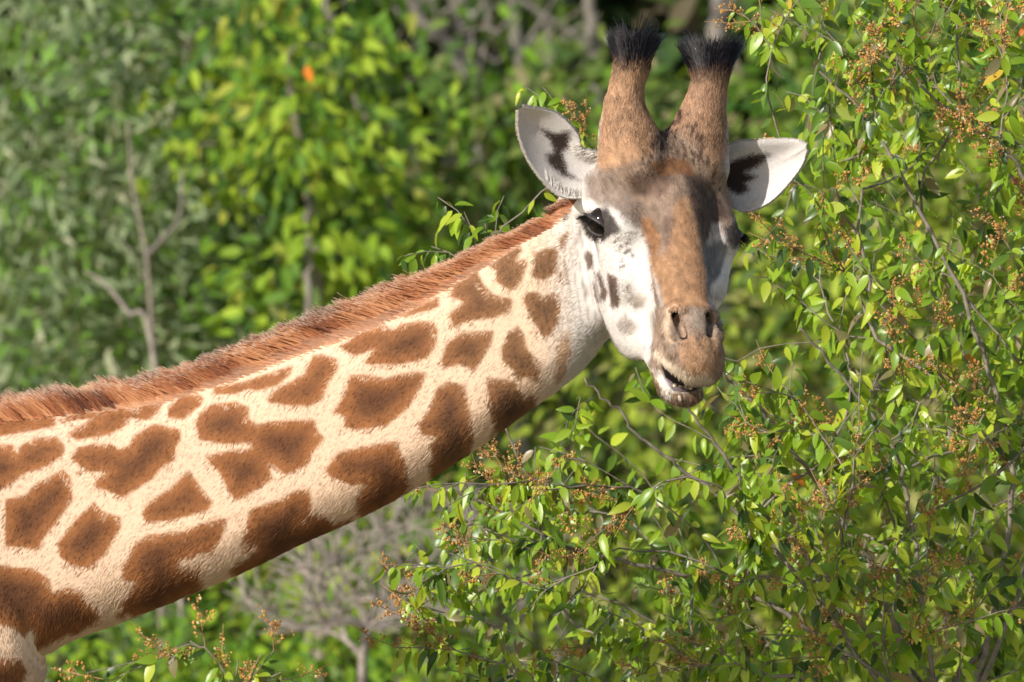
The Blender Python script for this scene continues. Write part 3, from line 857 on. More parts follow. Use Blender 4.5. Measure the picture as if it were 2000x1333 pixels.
# ---- black brush on each horn
m_tuft = mat_hair('tuft_hair', rough=.45, spec=.22)
for base, top, r, dy, sway in (((1233, 152), (1238, 108), .0305, -.150, .25), ((1387, 168), (1388, 124), .032, -.095, .15)):
    n = 8000
    a = rng.uniform(0, 2 * np.pi, n); hgt = rng.random(n) ** .7; rr = r * np.where(hgt > .9, np.sqrt(rng.random(n)), 1.0)
    bx = px(base[0], base[1], dy); tx = px(top[0], top[1], dy)
    cpt = bx + (tx - bx) * hgt[:, None]
    out = np.stack([np.cos(a), np.sin(a), np.zeros(n)], 1)
    R = cpt + out * rr[:, None] * .96
    ln = (.022 + .020 * hgt) * rng.uniform(.55, 1.35, n) * (.75 + .6 * vnoise(np.c_[R[:, 0], R[:, 1], R[:, 0] * 0], .016, 57))
    tuf = np.stack([vnoise(np.c_[R[:, 0], R[:, 1], R[:, 2] * 0], .014, 50 + k) - .5 for k in range(3)], 1)
    ln = ln * np.where(hgt > .9, 1.3 - .5 * (rr / r), .85)
    d = nrm(np.array([sway * .3, 0, 1.0]) + out * (.18 + .28 * hgt)[:, None] + tuf * 1.1 + rng.normal(0, .10, (n, 3)))
    S = R[:, None] + ln[:, None, None] * (d[:, None] * t + out[:, None] * (.25 * t ** 2) * hgt[:, None, None] + np.array([0, 0, .12]) * t ** 2)
    C = lin((30, 26, 30)) * rng.uniform(.5, 1.9, (n, 1))
    br = smooth01(.5, 0, hgt)[:, None] * (rng.random((n, 1)) < .75)
    C = C * (1 - br) + lin((118, 78, 52)) * br
    make_hair('horn_tuft', S, C, nrm(out + np.array([0, -.3, .3])), m_tuft, .0007, .00025, giraffe)

# ---- ears: cupped blades, one mesh each, with their own short hair
def ear(axis, upper, lower, dyb, dyt, cup, darkp, lightdir):
    """axis (u,v) base to tip; upper / lower outlines; depth at base and tip."""
    ns, ntt = 34, 25
    ax_, up_, lo_ = catmull(axis, ns), catmull(upper, ns), catmull(lower, ns)
    s = np.linspace(0, 1, ns)
    q = np.linspace(-1, 1, ntt)
    G = np.zeros((ns, ntt, 3)); UV = np.zeros((ns, ntt, 2))
    for j, w in enumerate(q):
        e = up_ if w > 0 else lo_
        uv = ax_ + (e - ax_) * abs(w)
        dep = dyb + (dyt - dyb) * s + cup * (1 - abs(w) ** 2.0) * np.sin(np.pi * np.clip(.18 + s * .82, 0, 1)) ** .8
        dep = dep + (.012 * (w > 0) * abs(w) ** 6) * np.sin(np.pi * s)
        for i in range(ns):
            G[i, j] = px(uv[i, 0], uv[i, 1], dep[i]); UV[i, j] = uv[i]
    front = G.reshape(-1, 3)
    back = front + np.array([0, .009, 0]) + np.array([0, .012, 0]) * (1 - abs(np.tile(q, ns)))[:, None] ** .5
    i = np.arange(ns - 1)[:, None] * ntt; j = np.arange(ntt - 1)[None]
    Q = np.stack([i + j, i + j + 1, i + ntt + j + 1, i + ntt + j], -1).reshape(-1, 4)
    nf = len(front)
    N = vert_normals(front, Q)
    if N[:, 1].mean() > 0: Q = Q[:, ::-1]; N = -N
    ed = [(a * ntt, (a + 1) * ntt) for a in range(ns - 1)] + [((a + 1) * ntt + ntt - 1, a * ntt + ntt - 1) for a in range(ns - 1)]
    ed += [((ns - 1) * ntt + b, (ns - 1) * ntt + b + 1) for b in range(ntt - 1)]
    QE = np.array([(a, b, b + nf, a + nf) for a, b in ed])
    V = np.vstack([front, back])
    QQ = np.vstack([Q, Q[:, ::-1] + nf, QE])
    def ecol(uv):
        d = np.full(len(uv), 99.0)
        for p in darkp: d = np.minimum(d, poly_sd(uv, p))
        w = smooth01(5, -5, d)[:, None]
        return lin((222, 216, 212)) * (1 - w) + lin((66, 54, 50)) * w
    cf = ecol(UV.reshape(-1, 2)); cb = np.tile(lin((196, 186, 174)), (nf, 1))
    o = link('ear', make_mesh('ear', V, QQ, m_skin, np.vstack([cf, cb]), 'coat_color'), giraffe)
    # hair on the inner face and a fringe round the rim
    n = 16000
    P, Nn = scatter(front, Q, N, n, np.ones(len(Q)))
    Uq = np.stack([1000 + P[:, 0] * DIST / (DIST + P[:, 1]) * 1000, 666.5 - (P[:, 2] - ZC) * DIST / (DIST + P[:, 1]) * 1000], 1)
    d0 = np.array([axis[-1][0] - axis[0][0], 0, -(axis[-1][1] - axis[0][1])], float); d0 /= np.linalg.norm(d0)
    fl = nrm(d0 + rng.normal(0, .3, P.shape)); fl = nrm(fl - Nn * (fl * Nn).sum(1, keepdims=True))
    tt = np.linspace(0, 1, 4)[None, :, None]
    lnn = rng.uniform(.003, .006, (n, 1, 1))
    S1 = P[:, None] + lnn * (fl[:, None] * tt + Nn[:, None] * .3 * (tt - .5 * tt ** 2))
    C1 = ecol(Uq + rng.normal(0, 3, Uq.shape)) * rng.uniform(.82, 1.12, (n, 1))
    # long pale hairs from the rim near the base, reaching into the cup
    k = 420
    si = rng.uniform(.02, .45, k) ** 1.2; which = rng.random(k) < .55
    iu = np.clip((si * (ns - 1)).astype(int), 0, ns - 1)
    jj = np.where(which, ntt - 2, 1)
    R = G[iu, jj] + rng.normal(0, .002, (k, 3)) - np.array([0, .002, 0])
    mid = G[iu, ntt // 2]
    dd = nrm(nrm(mid - R) * .8 + d0 * .6 + rng.normal(0, .15, (k, 3)) - np.array([0, .35, 0]))
    S2 = R[:, None] + rng.uniform(.010, .024, (k, 1, 1)) * (dd[:, None] * tt)
    C2 = np.tile(lin((236, 228, 218)), (k, 1)) * rng.uniform(.75, 1.05, (k, 1))
    # rim fringe
    r_ = 2600
    si = rng.uniform(0, 1, r_); iu = np.clip((si * (ns - 1)).astype(int), 0, ns - 2); f = (si * (ns - 1) - iu)[:, None]
    jj = np.where(rng.random(r_) < .5, ntt - 1, 0)
    R = G[iu, jj] * (1 - f) + G[iu + 1, jj] * f + np.array([0, .004, 0])
    outw = nrm(R - (G[iu, ntt // 2] * (1 - f) + G[iu + 1, ntt // 2] * f)); outw[:, 1] *= .2
    dd = nrm(outw * .6 + d0 * .8 + rng.normal(0, .2, (r_, 3)))
    S3 = R[:, None] + rng.uniform(.003, .0065, (r_, 1, 1)) * dd[:, None] * tt
    C3 = np.tile(lin((214, 204, 192)), (r_, 1)) * rng.uniform(.75, 1.1, (r_, 1))
    NN = np.vstack([Nn, np.tile([0, -.8, .5], (k, 1)), nrm(outw + np.array([0, -.7, .2]))])
    h = make_hair('ear_fringe', np.vstack([S1, S2, S3]), np.vstack([C1, C2, C3]), NN, m_fur, .00042, .00018, o)
    return o

ear([(1178, 345), (1125, 318), (1080, 278), (1045, 238), (1020, 212)],
    [(1190, 300), (1140, 292), (1128, 262), (1086, 222), (1022, 209)],
    [(1150, 388), (1092, 382), (1040, 325), (1014, 262), (1013, 216)], -.10, -.165, .032,
    [[(1052,250),(1088,262),(1117,256),(1114,290),(1100,300),(1112,340),(1138,356),(1100,347),(1074,325),(1066,304),(1082,300),(1076,276)]], -1)
ear([(1400, 352), (1440, 345), (1490, 330), (1540, 308), (1573, 290)],
    [(1398, 322), (1425, 284), (1470, 276), (1545, 274), (1574, 284)],
    [(1425, 405), (1462, 413), (1512, 388), (1562, 330), (1576, 294)], -.02, -.085, .034,
    [[(1435,312),(1462,303),(1505,300),(1480,326),(1452,338),(1478,346),(1455,360),(1462,374),(1438,384),(1400,360),(1400,320)]], 1)  # dark fur inside this ear, with the shadow in its cup painted in

# ---- eyes, lashes, teeth
m_eye, nt, b = new_mat('wet_eye')
nz = nt.nodes.new('ShaderNodeTexNoise'); nz.inputs['Scale'].default_value = 90
cr = nt.nodes.new('ShaderNodeValToRGB'); cr.color_ramp.elements[0].color = (.006, .004, .003, 1); cr.color_ramp.elements[1].color = (.028, .018, .012, 1)
nt.links.new(nz.outputs[0], cr.inputs[0]); nt.links.new(cr.outputs[0], b.inputs['Base Color'])
b.inputs['Roughness'].default_value = .05; b.inputs['Specular IOR Level'].default_value = .5
def ball(c, r, M, nu=28, nv=18):
    th = np.linspace(0, np.pi, nv)[:, None]; ph = np.linspace(0, 2 * np.pi, nu, endpoint=False)[None]
    D = np.stack([np.sin(th) * np.cos(ph), np.sin(th) * np.sin(ph), np.cos(th) + 0 * ph], -1).reshape(-1, 3)
    V = c + (D * np.asarray(r)) @ M
    i = np.arange(nv - 1)[:, None] * nu; j = np.arange(nu)[None]; j2 = (j + 1) % nu
    return V, np.stack([i + j, i + nu + j, i + nu + j2, i + j2], -1).reshape(-1, 4)
m_lash = mat_hair('lash_hair', rough=.4, spec=.4)
m_lid = mat_plain('eyelid_skin', lin((62, 55, 54)), .45, .35, .25, 200, .3)
for s, pe, o_, al, uv_ in EYE:
    V, Q = ball(pe - o_ * .0205, (.030, .030, .030), np.stack([al, uv_, o_]))
    eye = link('eye', make_mesh('eye', V, Q, m_eye), giraffe)
    def lidpt(x, rise):
        y_ = rise * (1 - x * x)
        rho = math.hypot(.034 * x, y_)
        return pe + al * .034 * x + uv_ * y_ + o_ * (max(-.009, -.0205 + math.sqrt(max(.0303 ** 2 - rho ** 2, 0)) ) + .001)
    for nm, rise, th in (('upper_eyelid', .0125, .0058), ('lower_eyelid', -.0165, .0042)):
        a_ = np.linspace(-1.08, 1.08, 21)
        path = np.array([lidpt(x, rise) for x in a_])
        V, Q = tube(path, th * (1 - .5 * np.minimum(abs(a_), 1) ** 4), 8)
        link(nm, make_mesh(nm, V, Q, m_lid), giraffe)
    tt = np.linspace(0, 1, 5)[None, :, None]
    n = 260
    x = rng.uniform(-1.0, .75, n)
    R = np.array([lidpt(q_, .0145) for q_ in x]) + o_ * .003
    d = nrm(o_ * .85 - uv_ * .30 + al * (x[:, None] * .55 - .1) + rng.normal(0, .10, (n, 3)))
    S = R[:, None] + rng.uniform(.012, .024, (n, 1, 1)) * (d[:, None] * tt + np.array([0, 0, -.10]) * tt ** 2)
    make_hair('eyelashes', S, lin((20, 17, 17)) * rng.uniform(.6, 1.4, (n, 1)), nrm(d), m_lash, .0006, .0002, giraffe)
    n = 110
    x = rng.uniform(-.8, .95, n)
    R = np.array([lidpt(q_, -.0185) for q_ in x])
    d = nrm(o_ * .5 - uv_ * .8 + al * x[:, None] * .4 + rng.normal(0, .15, (n, 3)))
    S = R[:, None] + rng.uniform(.008, .016, (n, 1, 1)) * d[:, None] * tt
    make_hair('eyelashes', S, lin((40, 32, 32)) * rng.uniform(.6, 1.4, (n, 1)), nrm(d), m_lash, .00045, .0002, giraffe)
m_tooth = mat_plain('tooth_enamel', lin((220, 208, 180)), .3, .5, .1, 120)
for k in range(4):
    V, Q = ball(hp(346, -20 + 11 * k, -93), (.0035, .0042, .0075), HM, 10, 8)
    link('tooth', make_mesh('tooth', V, Q, m_tooth), giraffe)
m_tongue = mat_plain('tongue_skin', lin((120, 104, 112)), .35, .5, .15, 90, .3)
V, Q = ball(hp(312, -8, -92), (.045, .034, .009), rotS(-6), 20, 12)
link('tongue', make_mesh('tongue', V, Q, m_tongue), giraffe)

# ================================================================== ground
m_ground, nt, b = new_mat('dry_grassy_earth')
tc = nt.nodes.new('ShaderNodeTexCoord')
n1 = nt.nodes.new('ShaderNodeTexNoise'); n1.inputs['Scale'].default_value = .6; n1.inputs['Detail'].default_value = 8
n2 = nt.nodes.new('ShaderNodeTexNoise'); n2.inputs['Scale'].default_value = 14; n2.inputs['Detail'].default_value = 6
cr = nt.nodes.new('ShaderNodeValToRGB')
cr.color_ramp.elements[0].position = .38; cr.color_ramp.elements[0].color = (.20, .20, .08, 1)
cr.color_ramp.elements[1].position = .62; cr.color_ramp.elements[1].color = (.42, .33, .21, 1)
mx = nt.nodes.new('ShaderNodeMix'); mx.data_type = 'RGBA'; mx.blend_type = 'OVERLAY'; mx.inputs[0].default_value = .6
nt.links.new(tc.outputs['Object'], n1.inputs['Vector']); nt.links.new(tc.outputs['Object'], n2.inputs['Vector'])
nt.links.new(n1.outputs[0], cr.inputs[0]); nt.links.new(cr.outputs[0], mx.inputs[6]); nt.links.new(n2.outputs['Color'], mx.inputs[7])
nt.links.new(mx.outputs[2], b.inputs['Base Color']); b.inputs['Roughness'].default_value = .95
gv = np.array([(-1500, -1500, 0), (1500, -1500, 0), (1500, 1500, 0), (-1500, 1500, 0)], float)
tag(link('ground', make_mesh('ground', gv, np.array([[0, 1, 2, 3]]), m_ground)), kind='structure')

# ================================================================== leaves and twigs
def leaf_geom(wid=.42, fold=.25, droop=.25, twist=.15, wave=0.0, st=(0, .12, .32, .58, .82, 1.0)):
    """A pointed oval leaf of unit length along +X, upper face +Z."""
    V = []
    for i, x in enumerate(st):
        w = wid * .5 * (math.sin(math.pi * min(1, x ** .78)) ** .85 if 0 < x < 1 else 0.0)
        z = -droop * x * x
        a = twist * x
        for sgn in (-1, 0, 1):
            yy_ = sgn * w
            zz_ = z + abs(sgn) * w * fold + (wave * math.sin(9 * x + sgn) * w if sgn else 0)
            V.append((x, yy_ * math.cos(a) - zz_ * math.sin(a) * .2, zz_ + yy_ * math.sin(a)))
    F = []
    for i in range(len(st) - 1):
        o = i * 3
        F += [(o, o + 3, o + 4, o + 1), (o + 1, o + 4, o + 5, o + 2)]
    return np.array(V), np.array(F)

def frames(d, nv):
    """Rotation matrices (n,3,3) whose columns are leaf axis d, side, normal near nv."""
    d = nrm(d); nv = nrm(nv - d * (nv * d).sum(1, keepdims=True))
    return np.stack([d, np.cross(nv, d), nv], -1)

def leaf_mass(shapes, P, R, size, tint):
    """Join many leaves: shapes list of (V,F); each leaf takes one at random."""
    VS, FS, CS, o = [], [], [], 0
    pick = rng.integers(0, len(shapes), len(P))
    for k, (V, F) in enumerate(shapes):
        s = np.nonzero(pick == k)[0]
        if not len(s): continue
        W = np.einsum('nij,vj->nvi', R[s], V) * size[s, None, None] + P[s, None]
        FS.append((F[None] + (np.arange(len(s)) * len(V))[:, None, None] + o).reshape(-1, F.shape[1]))
        VS.append(W.reshape(-1, 3)); CS.append(np.repeat(tint[s], len(V), 0)); o += len(s) * len(V)
    return np.vstack(VS), np.vstack(FS), np.vstack(CS)

m_leaf = mat_leaf('glossy_leaf', .36, .34, .50)
m_bark = mat_plain('grey_twig_bark', lin((134, 124, 112)), .85, .2, .35, 55, .5)
m_bark2 = mat_plain('pale_trunk_bark', lin((128, 121, 111)), .9, .15, .35, 9, .6)
m_dead = mat_plain('dead_twig_wood', lin((156, 145, 134)), .9, .15, .3, 30, .3)
m_brown = mat_attr('flower_bud', 'tint', .7, .2)

def grow(hub_path, tips, step=.055, turn=1.3):
    """Join every tip to the nearest fitting node. Returns nodes, parents, radii and each tip's chain."""
    nodes = [np.asarray(p, float) for p in hub_path]
    par = [-1] + list(range(len(hub_path) - 1))
    hub = nodes[-1]
    dirs = [nrm(nodes[1] - nodes[0])] + [nrm(nodes[i] - nodes[i - 1]) for i in range(1, len(nodes))]
    order = np.argsort(np.linalg.norm(tips - hub, axis=1))
    chains = []
    first = len(hub_path) // 2
    for ti in order:
        tip = tips[ti]
        A = np.array(nodes[first:]); D = np.array(dirs[first:])
        w = tip - A; dist = np.linalg.norm(w, axis=1)
        ang = 1 - (nrm(w) * D).sum(1)
        k = int(np.argmin(dist * (1 + turn * ang) + .12 * (dist < .10))) + first
        a, d0 = nodes[k], dirs[k]
        L = np.linalg.norm(tip - a)
        m = max(2, int(round(L / step)))
        c1 = a + (d0 * .5 + nrm(tip - a) * .5) * L * .33 + rng.normal(0, .05, 3) * L
        c2 = tip - nrm(tip - a) * L * .3 + np.array([0, 0, .05]) * L + rng.normal(0, .06, 3) * L
        ch = [k]
        for t in np.linspace(0, 1, m + 1)[1:]:
            p = a * (1 - t) ** 3 + 3 * c1 * t * (1 - t) ** 2 + 3 * c2 * t * t * (1 - t) + tip * t ** 3 + rng.normal(0, .0035, 3)
            par.append(ch[-1]); dirs.append(nrm(p - nodes[ch[-1]])); nodes.append(p); ch.append(len(nodes) - 1)
        chains.append(ch)
    n = len(nodes); cnt = np.zeros(n)
    haskid = np.zeros(n, bool)
    for i in range(1, n): haskid[par[i]] = True
    cnt[~haskid] = 1
    for i in range(n - 1, 0, -1): cnt[par[i]] += cnt[i]
    return np.array(nodes), np.array(par), cnt, chains

PALETTE = [((.19, .32, .02), 30), ((.28, .41, .03), 28), ((.11, .20, .025), 16), ((.40, .48, .04), 18), ((.05, .10, .02), 10), ((.20, .18, .085), 8), ((.28, .22, .12), 3.0), ((.55, .40, .05), .25), ((.55, .17, .03), .18)]
_pw = np.array([w for _, w in PALETTE]); _pc = np.array([c for c, _ in PALETTE])
def pick_tint(n):
    return _pc[rng.choice(len(_pc), n, p=_pw / _pw.sum())] * rng.uniform(.82, 1.2, (n, 1))

SHAPES = [leaf_geom(w, f, d, t, wv) for w, f, d, t, wv in ((.44, .22, .16, .1, 0), (.38, .3, .30, -.25, .1), (.46, .15, .2, .3, 0), (.38, .45, .38, .15, 0), (.42, .25, .10, -.1, .15), (.32, .5, .5, .3, 0))]
LEAF_MESH = []
for sV, sF in SHAPES:
    for pc, _ in PALETTE:
        LEAF_MESH.append(make_mesh('leaf', sV, sF, m_leaf, np.tile(pc, (len(sV), 1))))

def bud_cluster(seed):
    """A loose spray of small brown buds along a short stem, unit metres."""
    r = np.random.default_rng(seed)
    parts, cols = [], []
    L = r.uniform(.06, .105)
    bend = r.normal(0, .25, 2)
    def ax(t): return np.array([L * t, bend[0] * L * t * t, bend[1] * L * t * t])
    octv = np.array([(1, 0, 0), (-1, 0, 0), (0, 1, 0), (0, -1, 0), (0, 0, 1), (0, 0, -1)], float)
    octf = np.array([(0, 2, 4), (2, 1, 4), (1, 3, 4), (3, 0, 4), (2, 0, 5), (1, 2, 5), (3, 1, 5), (0, 3, 5)])
    tv, tf, tcol = [], [], []
    o = 0
    def add(V, F, c):
        nonlocal o
        tv.append(V); tf.append(F + o); tcol.append(np.tile(c, (len(V), 1))); o += len(V)
    def stem_(a, b_, r0):
        V, Q = tube(np.array([a, (a + b_) / 2, b_]), [r0, r0 * .9, r0 * .6], 3)
        add(V, np.vstack([Q[:, [0, 1, 2]], Q[:, [0, 2, 3]]]), np.array([.34, .20, .09]))
    stem_(ax(0), ax(.5), .0011); stem_(ax(.5), ax(1), .0009)
    for k in range(r.integers(8, 13)):
        t = .15 + .85 * k / 12 + r.uniform(0, .05)
        a = ax(min(t, 1)); ph = r.uniform(0, 6.28)
        d = nrm(np.array([.7, math.cos(ph), math.sin(ph)])) * (.022 * (1.2 - .7 * t)) * r.uniform(.6, 1.3)
        stem_(a, a + d, .0006)
        for q in range(r.integers(3, 7)):
            c = a + d * r.uniform(.45, 1.15) + r.normal(0, .0032, 3)
            hue = r.random()
            col = np.array([.58, .33, .10]) * (1 - hue) + np.array([.34, .155, .045]) * hue
            if r.random() < .08: col = np.array([.52, .46, .26])
            add(c + octv * r.uniform(.002, .0036), octf, col * r.uniform(.8, 1.25))
    return make_mesh('flower_cluster', np.vstack(tv), np.vstack(tf), m_brown, np.vstack(tcol), smooth=False)
BUDS = [bud_cluster(100 + k) for k in range(9)]

def place(name, me, M, loc, size, parent):
    o = bpy.data.objects.new(name, me); COL.objects.link(o)
    o.parent = parent; o.matrix_parent_inverse = Matrix.Translation(-Vector(parent.location))
    m = np.eye(4); m[:3, :3] = M * size; m[:3, 3] = loc
    o.matrix_world = Matrix(m.tolist())
    o.matrix_basis = Matrix(m.tolist())
    return o

def shrub(name, label, hub_path, tips, group=None, leaves=(6, 11), single=300, p_bud=.5, twig_r=.0011, bud_cap=300, thick=.010):
    root = empty(name, tuple(hub_path[0]))
    tag(root, label, 'shrub', group)
    nodes, par, cnt, chains = grow(hub_path, tips)
    rad = np.minimum(twig_r * cnt ** .36, thick)
    # stout chains are branches of their own, the fine ones are joined
    fine = []
    for ci, ch in enumerate([list(range(len(hub_path)))] + chains):
        p = nodes[ch]; r = rad[ch].copy()
        if len(ch) > 2 and ci: r[0] = min(r[0], r[1] * 1.1)
        if len(p) < 2: continue
        V, Q = tube(p, np.maximum(r, .0008), 6 if r.max() > .003 else 4)
        if ci == 0: link('trunk', make_mesh('trunk', V, Q, m_bark), root)
        elif r[:3].mean() > .0034: link('branch', make_mesh('branch', V, Q, m_bark), root)
        else: fine.append((V, Q))
    if fine:
        V, Q = merge(fine)
        tag(link('twigs', make_mesh('twigs', V, Q, m_bark), root), kind='stuff')
    # leaves along the last stretch of each chain
    LP, LD, LN, LS = [], [], [], []
    BP, BD = [], []
    for ch in chains:
        p = nodes[ch]
        seg = np.linalg.norm(np.diff(p, axis=0), axis=1); s = np.concatenate([[0], np.cumsum(seg)])
        L = s[-1]; reach = min(L, rng.uniform(.20, .34))
        k = rng.integers(*leaves)
        tdir = nrm(p[-1] - p[-2])
        for q in range(k):
            at = L - reach * (q + rng.uniform(.0, .8)) / k
            x = np.array([np.interp(at, s, p[:, i]) for i in range(3)])
            sd_ = nrm(np.cross(tdir, (0, -1, .3)) * (1 if q % 2 else -1) + rng.normal(0, .35, 3))
            d = nrm(sd_ * .55 + tdir * .30 + np.array([0, -.1, -.75 * rng.uniform(.5, 1.4)]) + rng.normal(0, .22, 3))
            LP.append(x + d * .006); LD.append(d)
            LN.append(np.array([-.35, -.80, .55]) + rng.normal(0, .55, 3)); LS.append(rng.uniform(.029, .056) * (1 if q > 1 else .75))
        if rng.random() < p_bud:
            for q in range(rng.integers(1, 5)):
                at = L - rng.uniform(0, .12) * (q > 0)
                BP.append([np.interp(at, s, p[:, i]) for i in range(3)])
                BD.append(nrm(tdir + rng.normal(0, .45, 3) + np.array([0, 0, .2])))
    LP, LD, LN, LS = map(np.array, (LP, LD, LN, LS))
    R = frames(LD, LN)
    U = 1000 + LP[:, 0] / (DIST + LP[:, 1]) * DIST * 1000; W = 666.5 - (LP[:, 2] - ZC) / (DIST + LP[:, 1]) * DIST * 1000
    infr = (U > 0) & (U < 2000) & (W > 0) & (W < 1333)
    # the leaves nearest the viewer are single leaves
    order = np.argsort(np.where(infr, LP[:, 1], 99 + LP[:, 1]))
    solo = order[:single]; rest = order[single:]
    npal = len(PALETTE)
    for i in solo:
        me = LEAF_MESH[rng.integers(0, len(SHAPES)) * npal + rng.choice(npal, p=_pw / _pw.sum())]
        place('leaf', me, R[i], LP[i], LS[i], root)
    if len(rest):
        V, F, C = leaf_mass(SHAPES, LP[rest], R[rest], LS[rest], pick_tint(len(rest)))
        tag(link('foliage', make_mesh('foliage', V, F, m_leaf, C), root), kind='stuff')
    BP = np.array(BP)
    bu_ = 1000 + BP[:, 0] / (DIST + BP[:, 1]) * DIST * 1000; bv_ = 666.5 - (BP[:, 2] - ZC) / (DIST + BP[:, 1]) * DIST * 1000
    for i in np.argsort(BP[:, 1] + 9.0 * ((bu_ < -20) | (bu_ > 2020) | (bv_ < -20) | (bv_ > 1350)))[:bud_cap]:
        d = np.array(BD[i])[None]
        place('flower_cluster', BUDS[i % len(BUDS)], frames(d, rng.normal(0, 1, (1, 3)))[0], np.array(BP[i]), rng.uniform(.8, 1.25), root)
    return root

# ---- the flowering shrub the giraffe browses at
def fill(poly, n, y0, y1, keep=None, spread=34):
    out = []; tries = 0
    lo, hi = np.min(poly, 0), np.max(poly, 0)
    while len(out) < n and tries < n * 60:
        tries += 1
        q = rng.uniform(lo, hi)
        if poly_sd(q[None], poly)[0] > 0: continue
        if keep is not None and rng.random() > keep(*q): continue
        y = rng.uniform(y0, y1)
        if any(abs(o[0] - q[0]) < spread and abs(o[1] - q[1]) < spread and abs(o[2] - y) < .3 for o in out): continue
        out.append((q[0], q[1], y))
    return [px(*o) for o in out]

def dens(u, v):
    d = 1.0
    if v < 700 and u < 1600: d = .25 + .75 * smooth01(1400, 1640, u)
    for cu, cv, r, lo in ((1270, 800, 170, .18), (1480, 120, 130, .25), (1640, 1000, 0, 1), (1850, 360, 90, .35), (1600, 740, 95, .30), (1130, 900, 70, .5), (1240, 1020, 60, .5)):
        if r: d *= lo + (1 - lo) * smooth01(r * .5, r * 1.2, math.hypot(u - cu, v - cv))
    return float(d)
mass = [(1520, -120), (2120, -120), (2120, 1460), (830, 1460), (850, 1330), (800, 1200), (770, 1140), (810, 985), (870, 930), (960, 880), (1060, 850), (1150, 770), (1260, 700), (1420, 640), (1450, 460), (1520, 440), (1560, 300), (1500, 120), (1470, 20)]
tips = fill(mass, 420, .85, 1.35, dens, 30) + fill(mass, 250, 1.35, 1.9, dens, 36)
extra = [(795, 965, .25), (752, 1112, .3), (786, 1170, .3), (818, 1225, .35), (775, 1265, .3), (830, 1140, .3), (880, 1080, .35), (860, 1000, .2), (850, 388, .55), (905, 418, .5), (950, 440, .5), (985, 380, .6), (780, 505, .5), (835, 478, .55), (1022, 168, .5), (1062, 165, .5), (1095, 190, .5), (1140, 250, .45), (1170, 285, .45), (1440, 15, .4), (1480, 5, .4), (1515, 60, .35), (1505, 190, .35), (1515, 320, .35)]
extra = [(u_, v_, y_ + .6) for u_, v_, y_ in extra]
tips = np.array(tips + [px(*e) for e in extra])
hub = catmull([px(1900, 3366, 1.5), px(1880, 2600, 1.45), px(1860, 2000, 1.4), px(1850, 1700, 1.36), px(1840, 1500, 1.3)], 26)
hub[0, 2] = -.05
shrub('flowering_shrub', 'tall glossy leaved shrub with brown flower sprays behind the giraffe', hub, tips, leaves=(7, 13), p_bud=.62, bud_cap=230)

big = bpy.data.objects['flowering_shrub']
for pts_, ra_, rb_ in (([(1340, 790), (1390, 858), (1448, 940), (1500, 1010), (1590, 1100), (1730, 1290), (1838, 1498)], .0028, .006),
                       ([(1398, 715), (1440, 760), (1500, 815), (1562, 900), (1640, 1010), (1730, 1180), (1838, 1500)], .003, .0065),
                       ([(1142, 738), (1200, 800), (1262, 862), (1345, 925), (1450, 1010), (1600, 1180), (1838, 1502)], .0024, .0055),
                       ([(880, 955), (960, 990), (1100, 1062), (1280, 1112), (1430, 1150), (1610, 1250), (1836, 1496)], .0024, .006),
                       ([(1560, 640), (1640, 730), (1722, 838), (1770, 960), (1800, 1150), (1840, 1500)], .0026, .006),
                       ([(1600, 140), (1700, 240), (1800, 420), (1900, 640), (1960, 830), (1975, 1000), (1930, 1250), (1845, 1500)], .0024, .008),
                       ([(1700, 80), (1830, 200), (1990, 330), (2080, 600), (2040, 1000), (1850, 1500)], .0024, .007)):
    pth = catmull([px(u_, v_, 1.02 + .25 * k_ / len(pts_)) for k_, (u_, v_) in enumerate(pts_)], 40)
    pth[1:-1] += rng.normal(0, .0028, (38, 3))
    V, Q = tube(pth, np.linspace(ra_, rb_, 40), 7)
    link('branch', make_mesh('branch', V, Q, m_bark), big)

# ---- a low sprig of the same kind under the neck
tips2 = [px(e[0], e[1], e[2] - .75) for e in ((348, 1268, .3), (372, 1254, .32), (402, 1262, .3), (436, 1262, .35), (468, 1290, .3), (508, 1272, .3), (535, 1275, .3), (556, 1308, .3), (420, 1310, .4), (480, 1325, .3), (170, 1318, .3), (215, 1330, .3), (620, 1345, .4), (300, 1350, .4))]
hub2 = catmull([px(420, 3366, -.4), px(430, 2500, -.42), px(440, 1800, -.42), px(450, 1420, -.42)], 20); hub2[0, 2] = -.05
shrub('flowering_shrub', 'low sprig of glossy leaves with pale buds just below the neck', hub2, np.array(tips2), leaves=(5, 8), p_bud=.4, single=90, bud_cap=12)

# ================================================================== bushes and trees behind, out of focus
BACK = 4.4                      # how far the bushes stand behind their nominal depth
def pb(u, v, y):
    return px(u, v, y + BACK)
BG_LEAF = [leaf_geom(w, f, d, t, 0, (0, .3, .65, 1.0)) for w, f, d, t in ((.46, .25, .2, .1), (.42, .35, .35, -.2), (.5, .2, .1, .3))]
BG_NARROW = [leaf_geom(w, f, d, t, 0, (0, .35, .7, 1.0)) for w, f, d, t in ((.20, .2, .2, .1), (.24, .3, .35, -.2), (.18, .2, .05, .2))]
m_bleaf = mat_leaf('matt_leaf', .24, .6, .2)

